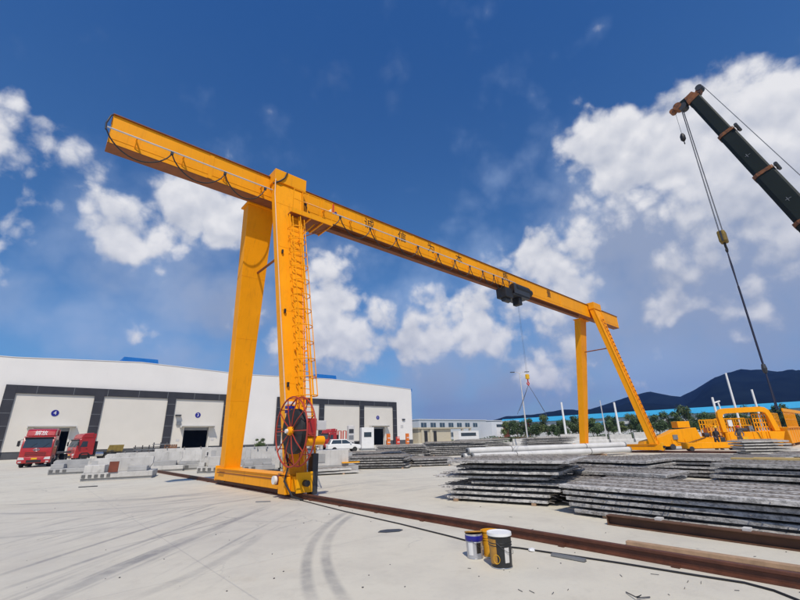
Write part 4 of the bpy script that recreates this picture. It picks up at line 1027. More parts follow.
def frame_unit(loc, rz, L_, Hh, label):
    t = thing('open_precast_unit', label, 'precast unit', loc, rz, PG)
    MB().box(0, L_, 0, 1.5, 0, .2).build('bottom_slab', M['precast'], t); MB().box(0, L_, 0, 1.5, Hh-.18, Hh).build('top_slab', M['precast'], t)
    MB().box(0, L_, 0, 1.5, Hh*.45, Hh*.45+.15).build('shelf', M['precast'], t)
    for x in (0, L_-.2): MB().box(x+.002, x+.198, .003, 1.497, .2, Hh-.18).build('side_wall', M['precast'], t)
    MB().box(.25, L_-.25, .5, .9, .25, Hh*.44).build('dark_inside_block', M['darkgrey'], t); MB().box(.3, L_-.4, .4, .8, Hh*.62, Hh*.78).build('dark_inside_block', M['grey'], t)  # blocks coloured to stand in for the frame's dark inside
frame_unit((8.75, 29.6, 0), -.28, 1.9, 1.35, 'open precast frame with dark blocks inside, left of the rear crane leg')
t = bay_unit((7.9, 25.6, 0), -.30, 2.2, 1.4, 1.32, 'white unit with small hatch just left of the rear crane leg', hole=True, ribs=3)
panel_unit((10.6, 27.2, 0), -.35, 2.7, 1.32, 'grey sloping precast panel between the crane legs', mat='precast2', lean=.5)
panel_unit((10.2, 25.2, 0), -.35, 1.7, 1.2, 'white panel behind the rear crane leg', mat='precast')
frame_unit((14.2, 27.6, 0), -.5, 2.0, 1.4, 'open precast frame seen between the crane legs')
bay_unit((11.6, 24.0, 0), -.45, 2.8, 1.6, 1.0, 'low precast unit between the crane legs', mat='precast2', ribs=4)
t = thing('precast_unit', 'white precast block stack right of the cable reel', 'precast unit', (10.9, 19.5, 0), -.45, PG)
MB().box(0, 2.0, 0, 1.4, .36, 1.12).build('upper_block', M['precast'], t, bevel=.02); MB().box(-.1, 2.5, -.1, 1.6, .1, .35).build('lower_slab', M['precast2'], t, bevel=.02)
MB().box(0, .25, .1, 1.3, 0, .098).box(2.0, 2.25, .1, 1.3, 0, .098).build('bearer', M['wood'], t); MB().box(.3, .8, -.03, -.002, .55, .95).build('recess', M['precast2'], t)
pn = MB().box(0, .9, 0, .22, 0, .05).build('orange_board', M['orange2']); pn.location = (12.3, 18.6, .47); pn.rotation_euler = (0, 0, -.4); tag(pn, 'orange board lying on the low pale slabs right of the crane leg', 'board')
for i, (px, py, L2, D2, H2, rz) in enumerate(((118, 466, 1.6, 1.2, .7, -.4), (176, 471, 1.9, 1.0, .55, -.2), (196, 474, 1.2, 1.1, .75, -.5), (243, 473, 1.7, 1.1, .7, -.3), (262, 470, 1.5, 1.0, .95, -.4), (330, 467, 1.6, 1.2, .8, -.5))):
    bay_unit(gnd(px, py), rz, L2, D2, H2, ('small precast step behind the nearest white unit', 'flat precast step right of the rail end', 'short precast step before the open frame unit', 'short precast step seen between the crane legs', 'taller precast step beside the cable reel', 'precast step right of the cable reel')[i], mat=('precast', 'precast2')[i % 2], ribs=2)
for i, (px, py, rz) in enumerate(((166, 466, -.3), (222, 470, .2), (256, 474, -.6), (72, 472, .4))):
    b = thing('timber_pallet', ('pallet near the rail end', 'pallet just left of the rear crane leg', 'pallet on the ground between the crane legs', 'pallet left of the nearest white unit')[i], 'pallet', gnd(px, py), rz, 'timber pallets in the yard')
    for k in range(5): MB().box(0, 1.1, .22*k, .22*k+.13, .11, .135).build('deck_board', M['wood'], b)
    for x in (0, .5, 1.0): MB().box(x, x+.1, 0, 1.02, 0, .108).build('runner', M['wood'], b)
# low pale barrier blocks far behind the rails
for i in range(14):
    v = Vector((62, 40, 0)).lerp(Vector((98, 4, 0)), i/13)
    b = thing('barrier_block', f'{["first", "second", "third", "fourth", "fifth", "sixth", "seventh", "eighth", "ninth", "tenth", "eleventh", "twelfth", "thirteenth", "last"][i]} pale concrete barrier from the left below the trees', 'barrier', v, R(-45), 'pale barriers below the trees')
    MB().prism([(-.4, 0), (.4, 0), (.35, .3), (.15, .55), (.12, 1.0+.25*(i % 3)), (-.12, 1.0+.25*(i % 3)), (-.15, .55), (-.35, .3)], -1.75, 1.75, 'x').build('barrier_body', M['precast'], b)
    MB().box(-.12, .12, -.06, .06, 1.0+.25*(i % 3), 1.1+.25*(i % 3)).build('lifting_lug', M['rebar'], b)

# ================================================================ VEHICLES
def wheel(parent, x, y, r, w, side):
    t = MB().lathe([(r*.55, -w/2), (r*.93, -w/2), (r, -w/2+.05), (r, w/2-.05), (r*.93, w/2), (r*.55, w/2)], (0, 0, 0), 'y', 22).build('tyre', M['tyre'], None, smooth=40)
    t.name = 'wheel'; t.parent = parent; t.location = (x, y, r)
    rm = MB().lathe([(.02, side*(w*.10)), (r*.22, side*(w*.12)), (r*.25, side*(w*.02)), (r*.5, side*(w*.05)), (r*.56, side*(w*.44)), (r*.57, side*(w*.3)), (r*.57, -side*w*.3)], (0, 0, 0), 'y', 18).build('rim', M['rim'], t, smooth=40)
    return t
def lorry(label, loc, rz, bed, detail=True, lettering=True):
    """cab-over lorry; local +x is forward, nose at x = 0"""
    t = thing('red_truck', label, 'truck', loc, rz, 'red lorries by the warehouse')
    prof = [(-2.15, .75), (-.05, .75), (.0, 1.15), (-.02, 1.72), (-.30, 2.72), (-.42, 2.86), (-2.15, 2.90)]
    MB().prism(prof, -1.22, 1.22, 'y').build('cab', M['truckred'], t, bevel=.06, smooth=40)
    d = MB().prism([(-.42, 2.87), (-.58, 3.36), (-.85, 3.52), (-1.9, 3.62), (-1.9, 2.91), (-.7, 2.885)], -1.12, 1.12, 'y').build('roof_deflector', M['truckred'], t, bevel=.07, smooth=40)
    # windscreen, a slab lying on the raked front
    ws = MB()
    f = lambda z, o: -.02-(z-1.72)*.28+o
    ws.hex([(f(1.80, .012), -1.10, 1.80), (f(1.80, .03), -1.10, 1.80), (f(1.80, .03), 1.10, 1.80), (f(1.80, .012), 1.10, 1.80), (f(2.62, .012), -1.03, 2.62), (f(2.62, .03), -1.03, 2.62), (f(2.62, .03), 1.03, 2.62), (f(2.62, .012), 1.03, 2.62)])
    w = ws.build('windscreen', M['glass'], t)
    MB().hex([(f(2.55, .012), -1.12, 2.63), (f(2.55, .05), -1.12, 2.63), (f(2.55, .05), 1.12, 2.63), (f(2.55, .012), 1.12, 2.63), (f(2.72, .03), -1.1, 2.78), (f(2.62, .16), -1.1, 2.74), (f(2.62, .16), 1.1, 2.74), (f(2.72, .03), 1.1, 2.78)]).build('sun_visor', M['black'], t)
    for y in (-.5, .45): MB().beam((f(1.82, .045), y, 1.82), (f(2.2, .045), y+.42, 2.2), .02, .02).build('wiper', M['black'], w)
    MB().box(-.012, .012, -.85, .85, 1.02, 1.48).build('grille', M['red'], t)
    for z in (1.08, 1.2, 1.32): MB().box(.013, .03, -.8, .8, z, z+.045).build('grille_bar', M['black'], t)
    if detail:
        em_ = MB().tube([(.035, .24*math.cos(2*math.pi*k/20), 1.60+.12*math.sin(2*math.pi*k/20)) for k in range(20)], .022, 6, closed=True).build('badge', M['chrome'], t, smooth=60)
        MB().box(.015, .04, -.03, .03, 1.52, 1.68).box(.015, .04, -.2, .2, 1.585, 1.615).build('badge_bar', M['chrome'], em_)
        if lettering:
            mt = Matrix(((0, 0, 1), (1, 0, 0), (0, 1, 0))).to_4x4()
            text_mesh('解放', .50, M['white'], 'lettering', d, Matrix.Translation((-.487, 0, 3.13)) @ Matrix.Rotation(R(-18), 4, 'Y') @ mt, .012, world=False)
    bp = MB().prism([(.02, .38), (.12, .42), (.14, .78), (.06, .98), (-.5, .98), (-.5, .42)], -1.24, 1.24, 'y').build('bumper', M['truckred'], t, bevel=.04, smooth=40)
    MB().box(.13, .155, -.55, .55, .45, .68).build('air_intake', M['black'], bp)
    MB().box(.158, .17, -.22, .22, .72, .88).build('number_plate', M['yellow'], bp)
    for s in (-1, 1):
        MB().prism([(s*.72, .72), (s*1.2, .70), (s*1.2, .95), (s*.8, .92)], .06, .15, 'x').build('headlight', M['lamp'], bp)
        MB().box(.12, .15, s*1.02-.12, s*1.02+.12, .47, .57).build('fog_lamp', M['lamp'], bp)
        MB().prism([(-.42, 1.78), (-1.25, 1.78), (-1.25, 2.5), (-.62, 2.5)], s*1.221, s*1.235, 'y').build('side_window', M['glass'], t)
        dr = MB().box(-1.45, -.2, s*1.2205, s*1.2275, .9, 1.74).build('door', M['truckred'], t)
        MB().box(-1.35, -1.15, s*1.2285, s*1.25, 1.5, 1.56).build('door_handle', M['black'], dr)
        mir = MB().tube([(-.25, s*1.2, 2.6), (-.05, s*1.42, 2.5), (-.05, s*1.42, 1.9)], .02, 6).build('mirror_arm', M['black'], t)
        MB().box(-.1, .02, s*1.45-.1, s*1.45+.1, 1.95, 2.45).build('mirror', M['black'], mir)
        MB().box(-2.16, -1.9, s*1.15, s*1.225, 2.9, 3.5).build('side_fairing', M['truckred'], t)
        MB().prism([(-.35, .3), (-.35, .72), (-.75, 1.05), (-1.5, 1.05), (-1.85, .74), (-1.85, .3), (-1.72, .3), (-1.7, .62), (-1.45, .92), (-.85, .92), (-.5, .62), (-.48, .3)], s*1.0, s*1.235, 'y').build('wheel_arch', M['black'], t)
    Lc = {'tractor': 6.4, 'flat': 11.5, 'semi': 14}[bed]
    MB().box(-Lc, -.6, -.42, -.30, .72, 1.0).box(-Lc, -.6, .30, .42, .72, 1.0).box(-Lc, -Lc+.12, -.30, .30, .74, .98).box(-2.6, -2.45, -.3, .3, .74, .98).build('chassis', M['darkgrey'], t)
    wheel(t, -1.12, -1.05, .52, .3, -1); wheel(t, -1.12, 1.05, .52, .3, 1)
    ax = {'tractor': (-4.3, -5.65), 'flat': (-3.5, -8.2, -9.5), 'semi': (-4.2, -5.5, -11, -12.3)}[bed]
    for x in ax:
        for s in (-1, 1): wheel(t, x, s*.98, .52, .52, s)
    for s in (-1, 1):
        MB().cyl((-2.5, s*.88, .78), (-3.5, s*.88, .78), .3, 16).build('fuel_tank', M['chrome'], t, smooth=30)
    if bed == 'tractor':
        MB().lathe([(.02, .06), (.45, .05), (.48, 0), (.02, -.02)], (-4.9, 0, 1.16), 'z', 20).build('fifth_wheel', M['darkgrey'], t)
        MB().box(-2.6, -2.3, -1.0, 1.0, 1.02, 2.5).build('cab_rear_rack', M['black'], t)
        MB().box(-6.3, -3.7, -1.2, -.75, 1.08, 1.12).box(-6.3, -3.7, .75, 1.2, 1.08, 1.12).build('mudguard', M['black'], t)
    else:
        b = MB().box(-Lc-.3, -2.45, -1.24, 1.24, 1.14, 1.30).build('flatbed', M['darkgrey'], t)
        MB().box(-2.6, -2.45, -1.24, 1.24, 1.302, 2.5).build('headboard', M['darkgrey'], b)
    return t
# 1: nose towards the yard, coming out of door 4
va, vb = gnd(15.5, 468), gnd(48.5, 467)
mid_ = (va+vb)/2
lorry('red truck facing the camera at the left edge', (mid_.x, mid_.y, 0), R(-101), 'flat').scale = (.92, .92, .92)
lorry('red tractor unit seen from its left side, before bay pillar', (4.35, 66.0, 0), R(199), 'tractor', lettering=False).scale = (.9, .9, .9)
lorry('far red tractor unit with orange load before the warehouse', (40.8, 68.0, 0), R(190), 'flat', lettering=False)
for i in range(4):
    b = thing('orange_trestle', f'{["first", "second", "third", "fourth"][i]} orange frame from the cab on the far red truck bed', 'trestle', (44.5+i*1.45, 70.2+i*.42, 1.302), R(16), 'orange frames on the far truck')
    for x in (-.45, .45): MB().beam((x, 0, 0), (x, 0, 1.9), .16, .16).build('upright', M['redplastic'], b)
    MB().beam((-.5, 0, 1.95), (.5, 0, 1.95), .14, .1).build('cross_bar', M['redplastic'], b)

# olive skip, dark steel bundles, orange crate before the warehouse
t = thing('olive_skip', 'olive yellow steel skip behind the second red truck', 'skip', (8.6, 70.5, 0), R(-8)); t.scale = (.5, .6, .8)
MB().prism([(-.3, 1.0), (.3, .2), (3.2, .2), (3.6, 2.2), (.2, 2.2)], 0, 2.2, 'y').build('skip_body', M['olive'], t)
for x in (.9, 1.8, 2.7): MB().box(x, x+.12, -.08, -.002, .25, 2.1).build('rib', M['olive'], t)
MB().box(-.3, 3.4, .2, .5, 0, .198).box(-.3, 3.4, 1.7, 2.0, 0, .198).build('skid', M['darkgrey'], t)
t = thing('orange_crate', 'rusty orange crate before the warehouse pillar', 'crate', (14.9, 67.5, 0), R(-5)); t.scale = (.5, .6, .8)
MB().box(0, 3.0, 0, 1.6, .12, .2).build('floor', M['wood'], t)
for i in range(6): MB().box(.02+.5*i, .42+.5*i, -.05, -.002, .2, 2.0).build('slat', M['collar'], t)
for x in (0, 2.9): MB().box(x, x+.1, .003, 1.6, .2, 2.0).build('end_board', M['collar'], t)
for x in (.2, 2.5): MB().box(x, x+.2, 0, 1.6, 0, .118).build('skid', M['wood'], t)
for i, (x, y, n) in enumerate(((10.6, 64.5, 5), (12.9, 65.5, 6))):
    t = thing('steel_bundle', ('left', 'right')[i]+' grey bundle of steel moulds before the middle bay', 'steel bundle', (x, y, 0), R(-6), 'steel mould bundles'); t.scale = (.58, .7, .8)
    for k in range(n):
        MB().box(.1*(k % 2), 3.6-.12*(k % 3), 0, 1.5, .12+k*.38, .12+k*.38+.12).build('mould', M['grey' if k % 2 else 'darkgrey'], t)
        for u in (.3, 1.7, 3.0): MB().box(u, u+.1, .1, 1.4, .243+k*.38, .117+(k+1)*.38).build('spacer', M['darkgrey'], t)
    for u in (.4, 2.8): MB().box(u, u+.2, 0, 1.5, 0, .118).build('bearer', M['wood'], t)

# white car
def suv(loc, rz, label):
    t = thing('white_car', label, 'car', loc, rz)
    low = [(2.25, .38), (2.32, .62), (2.2, .92), (1.15, 1.06), (-1.9, 1.08), (-2.25, .98), (-2.3, .42)]
    MB().prism(low, -.92, .92, 'y').build('body', M['white'], t, bevel=.09, smooth=50)
    cab = MB()
    cab.hex([(-2.1, -.88, 1.06), (1.15, -.88, 1.06), (1.15, .88, 1.06), (-2.1, .88, 1.06), (-1.75, -.70, 1.68), (.25, -.70, 1.68), (.25, .70, 1.68), (-1.75, .70, 1.68)])
    cab.build('cabin', M['white'], t, bevel=.05, smooth=50)
    for s in (-1, 1):
        MB().hex([(-1.85, s*.865, 1.12), (-.45, s*.865, 1.12), (-.45, s*.885, 1.12), (-1.85, s*.885, 1.12), (-1.62, s*.735, 1.58), (-.45, s*.735, 1.58), (-.45, s*.755, 1.58), (-1.62, s*.755, 1.58)]).build('side_window', M['glass'], t)
        MB().hex([(-.38, s*.865, 1.12), (.95, s*.865, 1.12), (.95, s*.885, 1.12), (-.38, s*.885, 1.12), (-.38, s*.735, 1.58), (.2, s*.735, 1.58), (.2, s*.755, 1.58), (-.38, s*.755, 1.58)]).build('side_window', M['glass'], t)
        wheel(t, 1.4, s*.82, .35, .22, s); wheel(t, -1.4, s*.82, .35, .22, s)
        MB().box(2.2, 2.3, s*.7-.15, s*.7+.15, .7, .84).build('headlight', M['lamp'], t)
        MB().box(.72, .9, s*.9, s*1.08, 1.1, 1.24).build('mirror', M['white'], t)
    MB().hex([(1.1, -.78, 1.12), (1.13, -.78, 1.12), (1.13, .78, 1.12), (1.1, .78, 1.12), (.34, -.64, 1.62), (.37, -.64, 1.62), (.37, .64, 1.62), (.34, .64, 1.62)]).build('windscreen', M['glass'], t)
    MB().hex([(-2.1, -.74, 1.14), (-2.06, -.74, 1.14), (-2.06, .74, 1.14), (-2.1, .74, 1.14), (-1.82, -.62, 1.6), (-1.78, -.62, 1.6), (-1.78, .62, 1.6), (-1.82, .62, 1.6)]).build('rear_window', M['glass'], t)
    MB().box(2.28, 2.36, -.55, .55, .42, .6).build('grille', M['black'], t)
suv((33.2, 50.0, 0), R(-22), 'white car parked behind the dark slab stacks')

# white booth with cables, orange guard posts
t = thing('white_booth', 'white electrical booth with dark screen before the warehouse', 'booth', (38.2, 52.6, 0), R(-25))
MB().box(0, 1.9, 0, 1.6, .25, 3.3).build('booth_body', M['white'], t, bevel=.03); MB().box(.35, 1.5, -.03, -.002, 1.9, 2.6).build('screen', M['glass'], t)
MB().box(-.1, 2.0, -.1, 1.7, 0, .248).build('base', M['grey'], t)
t2 = thing('grey_switchgear', 'narrow pale switchgear cabinet left of the white booth', 'cabinet', (36.3, 53.4, 0), R(-25))
MB().box(0, .9, 0, 1.2, .1, 3.6).build('cabinet_body', M['galv'], t2, bevel=.03)
for z in (.6, 1.6, 2.5): MB().box(.1, .8, -.03, -.002, z, z+.6).build('panel_door', M['darkgrey' if z != 1.6 else 'grey'], t2)
MB().box(0, .9, 0, 1.2, 0, .098).build('base', M['grey'], t2)
for i, (x, y) in enumerate(((54.5, 66), (57.0, 66), (59.6, 66))):
    t = thing('orange_guard', f'{["left", "middle", "right"][i]} orange guard post at the warehouse corner', 'guard post', (x, y, 0), group='orange guard posts')
    MB().box(-.34, .34, -.2, .2, .1, 2.5 if i != 1 else 1.9).build('panel', M['redplastic'] if i == 1 else M['orangered'], t)
    MB().box(-.5, .5, -.35, .35, 0, .098).build('foot', M['darkgrey'], t)
    for z in (.8, 1.6): MB().box(-.34, .34, -.22, -.202, z, z+.15).build('stripe', M['white'], t)

# ================================================================ ORANGE CRANE SECTIONS, right
OR = thing('crane_trolley_section', 'orange crane section with sloping end and top box', 'crane section', (43.0, 12.9, 0), R(-40)); OR.scale = (.84, .84, .86)
def O(mb, name, mat='orange', par=None, **k): return mb.build(name, M[mat], par or OR, **k)
O(MB().prism([(-3.3, .35), (-3.0, .9), (-1.0, 1.35), (.6, 1.95), (2.7, 2.1), (3.0, 1.2), (5.6, 1.0), (5.6, .35)], -.6, .6, 'y'), 'girder_body', bevel=.03)
O(MB().box(.9, 2.2, -.5, .5, 2.12, 2.75), 'winch_box', bevel=.02)
O(MB().box(4.2, 5.5, -.55, .5, 1.22, 2.05), 'end_box', 'collar3', bevel=.02)
O(MB().box(5.0, 5.5, -.65, -.61, .6, 1.1), 'name_plate', 'darkgrey')
for x in (-2.4, -.2, 2.0, 4.6): O(MB().lathe([(.05, -.68), (.28, -.68), (.28, .68), (.05, .68)], (x, 0, .3), 'y', 16), 'wheel', 'darkgrey')
for x in (-1.6, -.2, 1.2, 2.4): O(MB().box(x, x+.06, -.66, -.602, .45, 1.0), 'stiffener')
O(MB().cyl((3.4, -.5, 1.35), (3.9, -.5, 1.35), .22, 14), 'motor', 'darkgrey'); O(MB().box(.0, .5, -.68, -.602, 1.0, 1.45), 'terminal_box', 'grey')
O(MB().tube([(.25, -.65, 1.0), (.4, -.72, .7), (1.4, -.7, .62), (3.5, -.66, 1.15)], .03, 6), 'hose', 'black')
for x in (-2.9, 5.3): O(MB().box(x, x+.25, -.7, .7, .12, .34), 'bogie_plate', 'darkgrey')
OL = thing('carriage_beam', 'low orange carriage beam lying right of the far crane leg', 'crane section', (40.2, 11.2, 0), R(-48))
MB().box(0, 4.2, -.25, .25, .18, .62).build('beam_body', M['orange'], OL, bevel=.02)
for x in (.5, 3.7): MB().lathe([(.05, -.3), (.18, -.3), (.18, .3), (.05, .3)], (x, 0, .18), 'y', 16).build('wheel', M['darkgrey'], OL)

OC = thing('orange_cage_frame', 'large orange frame with rounded arch and mesh railings at right', 'crane section', (46.6, 9.9, 0), R(-40)); OC.scale = (.74, .74, .76)
def O2(mb, name, mat='orange', par=None, **k): return mb.build(name, M[mat], par or OC, **k)
O2(MB().box(0, 5.2, -.9, .9, .25, 1.75), 'lower_box', bevel=.03)
O2(MB().prism([(5.21, .1), (6.4, .1), (7.2, 1.7), (5.21, 1.75)], -1.0, .9, 'y'), 'box_end', bevel=.03)
O2(MB().box(.4, 3.0, -.96, -.902, .4, 1.6), 'access_panel')
O2(MB().box(3.3, 3.5, -.96, -.902, .3, 1.7), 'stiffener'); O2(MB().box(.1, .3, -.96, -.902, .3, 1.7), 'stiffener')
a_out = [(-.25, 1.76), (-.42, 3.5), (-.33, 4.0), (.05, 4.32), (.6, 4.42), (5.0, 4.52), (5.6, 4.44), (6.05, 4.12), (6.3, 3.5), (6.75, 1.76)]
a_in = [(6.1, 1.76), (5.7, 3.4), (5.5, 3.8), (5.15, 3.94), (.65, 3.84), (.32, 3.74), (.18, 3.45), (.34, 1.76)]
O2(MB().prism(a_out+a_in, -.95, -.62, 'y'), 'arch_frame', bevel=.02)
O2(MB().box(.55, 1.05, -1.05, -.9, 2.4, 3.1), 'notice_plate', 'white')
def mesh_rail(par, x0, x1, y, z0, z1, nv, nh, mat='orange', r=.045):
    for i in range(nv+1):
        x = x0+(x1-x0)*i/nv; MB().beam((x, y, z0), (x, y, z1), r*1.6, r).build('bar', M[mat], par)
    for j in range(nh+1):
        z = z0+(z1-z0)*j/nh; MB().beam((x0, y, z), (x1, y, z), r, r*1.6).build('rail', M[mat], par)
mesh_rail(OC, .5, 4.3, .9, 1.76, 3.3, 13, 3, 'orange2', .06); mesh_rail(OC, 4.2, 6.3, -.4, 1.76, 3.7, 6, 4, 'orange', .07); mesh_rail(OC, -1.9, -.2, .4, 1.2, 3.2, 5, 4, 'orange2', .06)
mesh_rail(OC, .5, 4.3, .1, 1.76, 3.2, 10, 2, 'orange2', .05); mesh_rail(OC, -1.9, -.2, -.7, 1.2, 3.2, 5, 3, 'orange', .05)
for x in (1.2, 2.2, 4.3, 4.9): O2(MB().box(x, x+.07, -.98, -.902, .3, 1.7), 'stiffener')
O2(MB().cyl((2.0, -.4, 1.95), (3.0, -.4, 1.95), .24, 14), 'winch_drum', 'darkgrey'); O2(MB().box(3.3, 3.8, -.6, -.1, 1.76, 2.4), 'terminal_box', 'grey')
O2(MB().tube([(3.5, -.62, 2.0), (3.9, -.98, 1.6), (4.1, -1.0, .8), (4.6, -1.0, .4)], .035, 6), 'hose', 'black')
O2(MB().box(1.9, 2.5, -1.0, -.962, .8, 1.2), 'warning_plate', 'yellow')
OD = thing('orange_walkway_girder', 'orange girder with long mesh walkway running out at the right edge', 'crane section', (50.2, 6.3, 0), R(0)); OD.scale = (.8, .8, .82)
MB().prism([(.9, .3), (16, .3), (16, 1.9), (0, 1.9)], -.7, .7, 'y').build('girder_body', M['orange'], OD, bevel=.03)
MB().box(0, 16, -.85, .85, 1.903, 2.0).build('walkway', M['orange'], OD)
mesh_rail(OD, .1, 9, -.8, 2.0, 3.6, 12, 2, 'orange', .055); MB().box(0, 16, -.86, -.74, 3.6, 3.95).build('top_rail', M['orange'], OD)
mesh_rail(OD, .1, 9, .8, 2.0, 3.6, 12, 2, 'orange2', .05)
for x in (2.2, 4.0, 6.0, 8.0, 10, 12): MB().box(x, x+.08, -.76, -.702, .34, 1.86).build('stiffener', M['orange'], OD)
for x in (2, 8, 14): MB().box(x, x+.3, -.7, .7, 0, .298).build('bearer', M['wood'], OD)

# ================================================================ WORKERS
def worker(loc, rz, label, cloth, helmet, pose):
    t = thing('person', label, 'person', loc, rz, 'workers by the orange frame')
    # joints: (x forward, y left, z up), radius
    lean = pose.get('lean', 0); st = pose.get('stride', .12)
    J = {'pel': ((0, 0, .95), .135), 'wst': ((.02+lean*.2, 0, 1.12), .13), 'chs': ((.05+lean*.6, 0, 1.34), .155), 'nkb': ((.07+lean*.9, 0, 1.49), .07), 'nek': ((.09+lean, 0, 1.56), .058), 'hd0': ((.11+lean, 0, 1.64), .085), 'hd1': ((.11+lean*1.05, 0, 1.73), .088)}
    E_ = [('pel', 'wst'), ('wst', 'chs'), ('chs', 'nkb'), ('nkb', 'nek'), ('nek', 'hd0'), ('hd0', 'hd1')]
    for s, n in ((1, 'l'), (-1, 'r')):
        f = st*s
        J['hip'+n] = ((0, .10*s, .90), .105); J['kne'+n] = ((f*.8+.04, .11*s, .50), .07); J['ank'+n] = ((f*1.3-.03, .12*s, .09), .048); J['toe'+n] = ((f*1.3+.16, .14*s, .04), .038)
        E_ += [('pel', 'hip'+n), ('hip'+n, 'kne'+n), ('kne'+n, 'ank'+n), ('ank'+n, 'toe'+n)]
        ax_, el_, hn = pose['arm'+n]
        J['sho'+n] = ((.05+lean*.75, .20*s, 1.42), .062); J['elb'+n] = (el_, .046); J['wri'+n] = (hn, .032)
        J['pal'+n] = (tuple(Vector(hn)+(Vector(hn)-Vector(el_)).normalized()*.08), .03)
        E_ += [('chs', 'sho'+n), ('sho'+n, 'elb'+n), ('elb'+n, 'wri'+n), ('wri'+n, 'pal'+n)]
    names = list(J); idx = {k: i for i, k in enumerate(names)}
    me = bpy.data.meshes.new('body'); me.from_pydata([J[k][0] for k in names], [(idx[a], idx[b]) for a, b in E_], [])
    o = bpy.data.objects.new('body', me); link(o, t); me.materials.append(M[cloth])
    sk = o.modifiers.new('skin', 'SKIN'); sk.use_smooth_shade = True
    lay = me.skin_vertices[0].data if me.skin_vertices else None
    if lay is None:
        bm = bmesh.new(); bm.from_mesh(me); bm.verts.layers.skin.verify(); bm.to_mesh(me); bm.free(); lay = me.skin_vertices[0].data
    for k in names: lay[idx[k]].radius = (J[k][1], J[k][1])
    lay[idx['pel']].use_root = True
    sd = o.modifiers.new('sub', 'SUBSURF'); sd.levels = 1; sd.render_levels = 2
    h0 = Vector(J['hd1'][0])
    # head skin, helmet, hands with fingers
    hd = MB().lathe([(.01, -.155), (.055, -.14), (.078, -.09), (.09, -.02), (.092, .03), (.06, .09), (.01, .1)], (h0.x+.008, h0.y, h0.z), 'z', 14); hd.cbox((h0.x+.10, 0, h0.z-.03), (.035, .03, .05)); hd.build('face', M['skinm'], t, smooth=60)
    hm = MB().lathe([(.125, .0), (.118, .01), (.112, .07), (.085, .125), (.03, .15), (.01, .152)], (h0.x, h0.y, h0.z+.0), 'z', 16).build('helmet', M[helmet], t, smooth=50)
    MB().prism([(.09, -.09), (.17, -.05), (.17, .05), (.09, .09)], h0.z, h0.z+.014, 'z').build('helmet_peak', M[helmet], hm).location = (h0.x, h0.y, 0)
    for n in 'lr':
        w, p_ = Vector(J['wri'+n][0]), Vector(J['pal'+n][0]); d = (p_-w).normalized(); sd_ = d.cross(Vector((1, 0, .3))).normalized()
        hnd = MB().beam(w, p_, .075, .032)
        for i, ln in enumerate((.068, .078, .072, .055)):
            q = p_+sd_*(.028-.0185*i); hnd.tube([q-d*.005, q+d*ln*.55+Vector((.008, 0, 0)), q+d*ln+Vector((.025, 0, 0))], .0085, 5)
        q = w.lerp(p_, .4)+sd_*.036; hnd.tube([q, q+d*.03+sd_*.025, q+d*.065+sd_*.022], .010, 5); hnd.build('hand', M['skinm'], t, smooth=60)
    bt = MB()
    for n in 'lr':
        a_, b_ = Vector(J['ank'+n][0]), Vector(J['toe'+n][0]); bt = MB().beam((a_.x-.07, a_.y, .045), (b_.x+.05, b_.y, .04), .10, .09); bt.beam((a_.x, a_.y, .06), (a_.x, a_.y, .2), .11, .11); bt.build('boot', M['black'], t, bevel=.02)
worker((43.4, 9.55, 0), R(235), 'worker in dark clothes and yellow helmet beside the orange frame', 'cloth', 'yellow',
       {'lean': .08, 'stride': .10, 'arml': (0, (.05, .30, 1.16), (.24, .26, 1.02)), 'armr': (0, (.04, -.30, 1.15), (.20, -.28, .98))})
worker((45.2, 8.3, 0), R(200), 'worker in grey clothes and red helmet bending over the pale slabs', 'cloth2', 'redplastic',
       {'lean': .20, 'stride': .14, 'arml': (0, (.28, .28, 1.16), (.48, .2, 1.06)), 'armr': (0, (.25, -.3, 1.12), (.46, -.2, 1.02))})

# ================================================================ MOBILE CRANE, boom reaching in from the right
tipv = Vector((0, 0, EYE))+ray(694, 99)*30; qv = Vector((0, 0, EYE))+ray(802, 214)*24
bd = (qv-tipv).normalized(); piv = tipv+bd*((3.0-tipv.z)/bd.z); BL = (piv-tipv).length
MC = thing('mobile_crane', 'mobile crane with dark green telescopic boom reaching in at the upper right', 'mobile crane', (piv.x, piv.y, 0))
def Bm(mb, name, mat='boom', par=None, **k): return mb.build(name, M[mat], par or MC, True, **k)
# boom frame: length down from the tip, side and top directions
side = bd.cross(Vector((0, 0, 1))).normalized(); upb = side.cross(bd).normalized()
if upb.z < 0: upb = -upb
def sect(u0, u1, w, h, name, mat='boom'):
    pr = [(-w/2, -h*.28), (-w*.30, -h*.5), (w*.30, -h*.5), (w/2, -h*.28), (w/2, h*.42), (w*.42, h*.5), (-w*.42, h*.5), (-w/2, h*.42)]
    n = len(pr); vs = [tipv+bd*u+side*a+upb*b for u in (u0, u1) for a, b in pr]
    fs = [tuple(range(n)), tuple(range(n, 2*n))]+[(i, (i+1) % n, n+(i+1) % n, n+i) for i in range(n)]
    return Bm(MB().add(vs, fs), name, mat)
s1 = sect(0, 4.6, .62, .80, 'boom_section'); s2 = sect(4.2, 8.6, .74, .95, 'boom_section'); s3 = sect(8.2, 12.6, .86, 1.10, 'boom_section'); s4 = sect(12.2, BL+.3, 1.0, 1.28, 'boom_section')
for u, w, h in ((4.2, .86, 1.06), (8.2, .98, 1.20), (12.2, 1.12, 1.40)):
    c = sect(u-.12, u+.12, w*.96, h*.96, 'boom_collar', 'collar')
    o_ = tipv+bd*u+upb*(h/2)
    Bm(MB().cyl(o_+upb*.12-side*.5, o_+upb*.12+side*.5, .10, 10).beam(o_-side*.3, o_-side*.3+upb*.2, .1, .1).beam(o_+side*.3, o_+side*.3+upb*.2, .1, .1), 'rope_guide_roller', 'darkgrey', c)
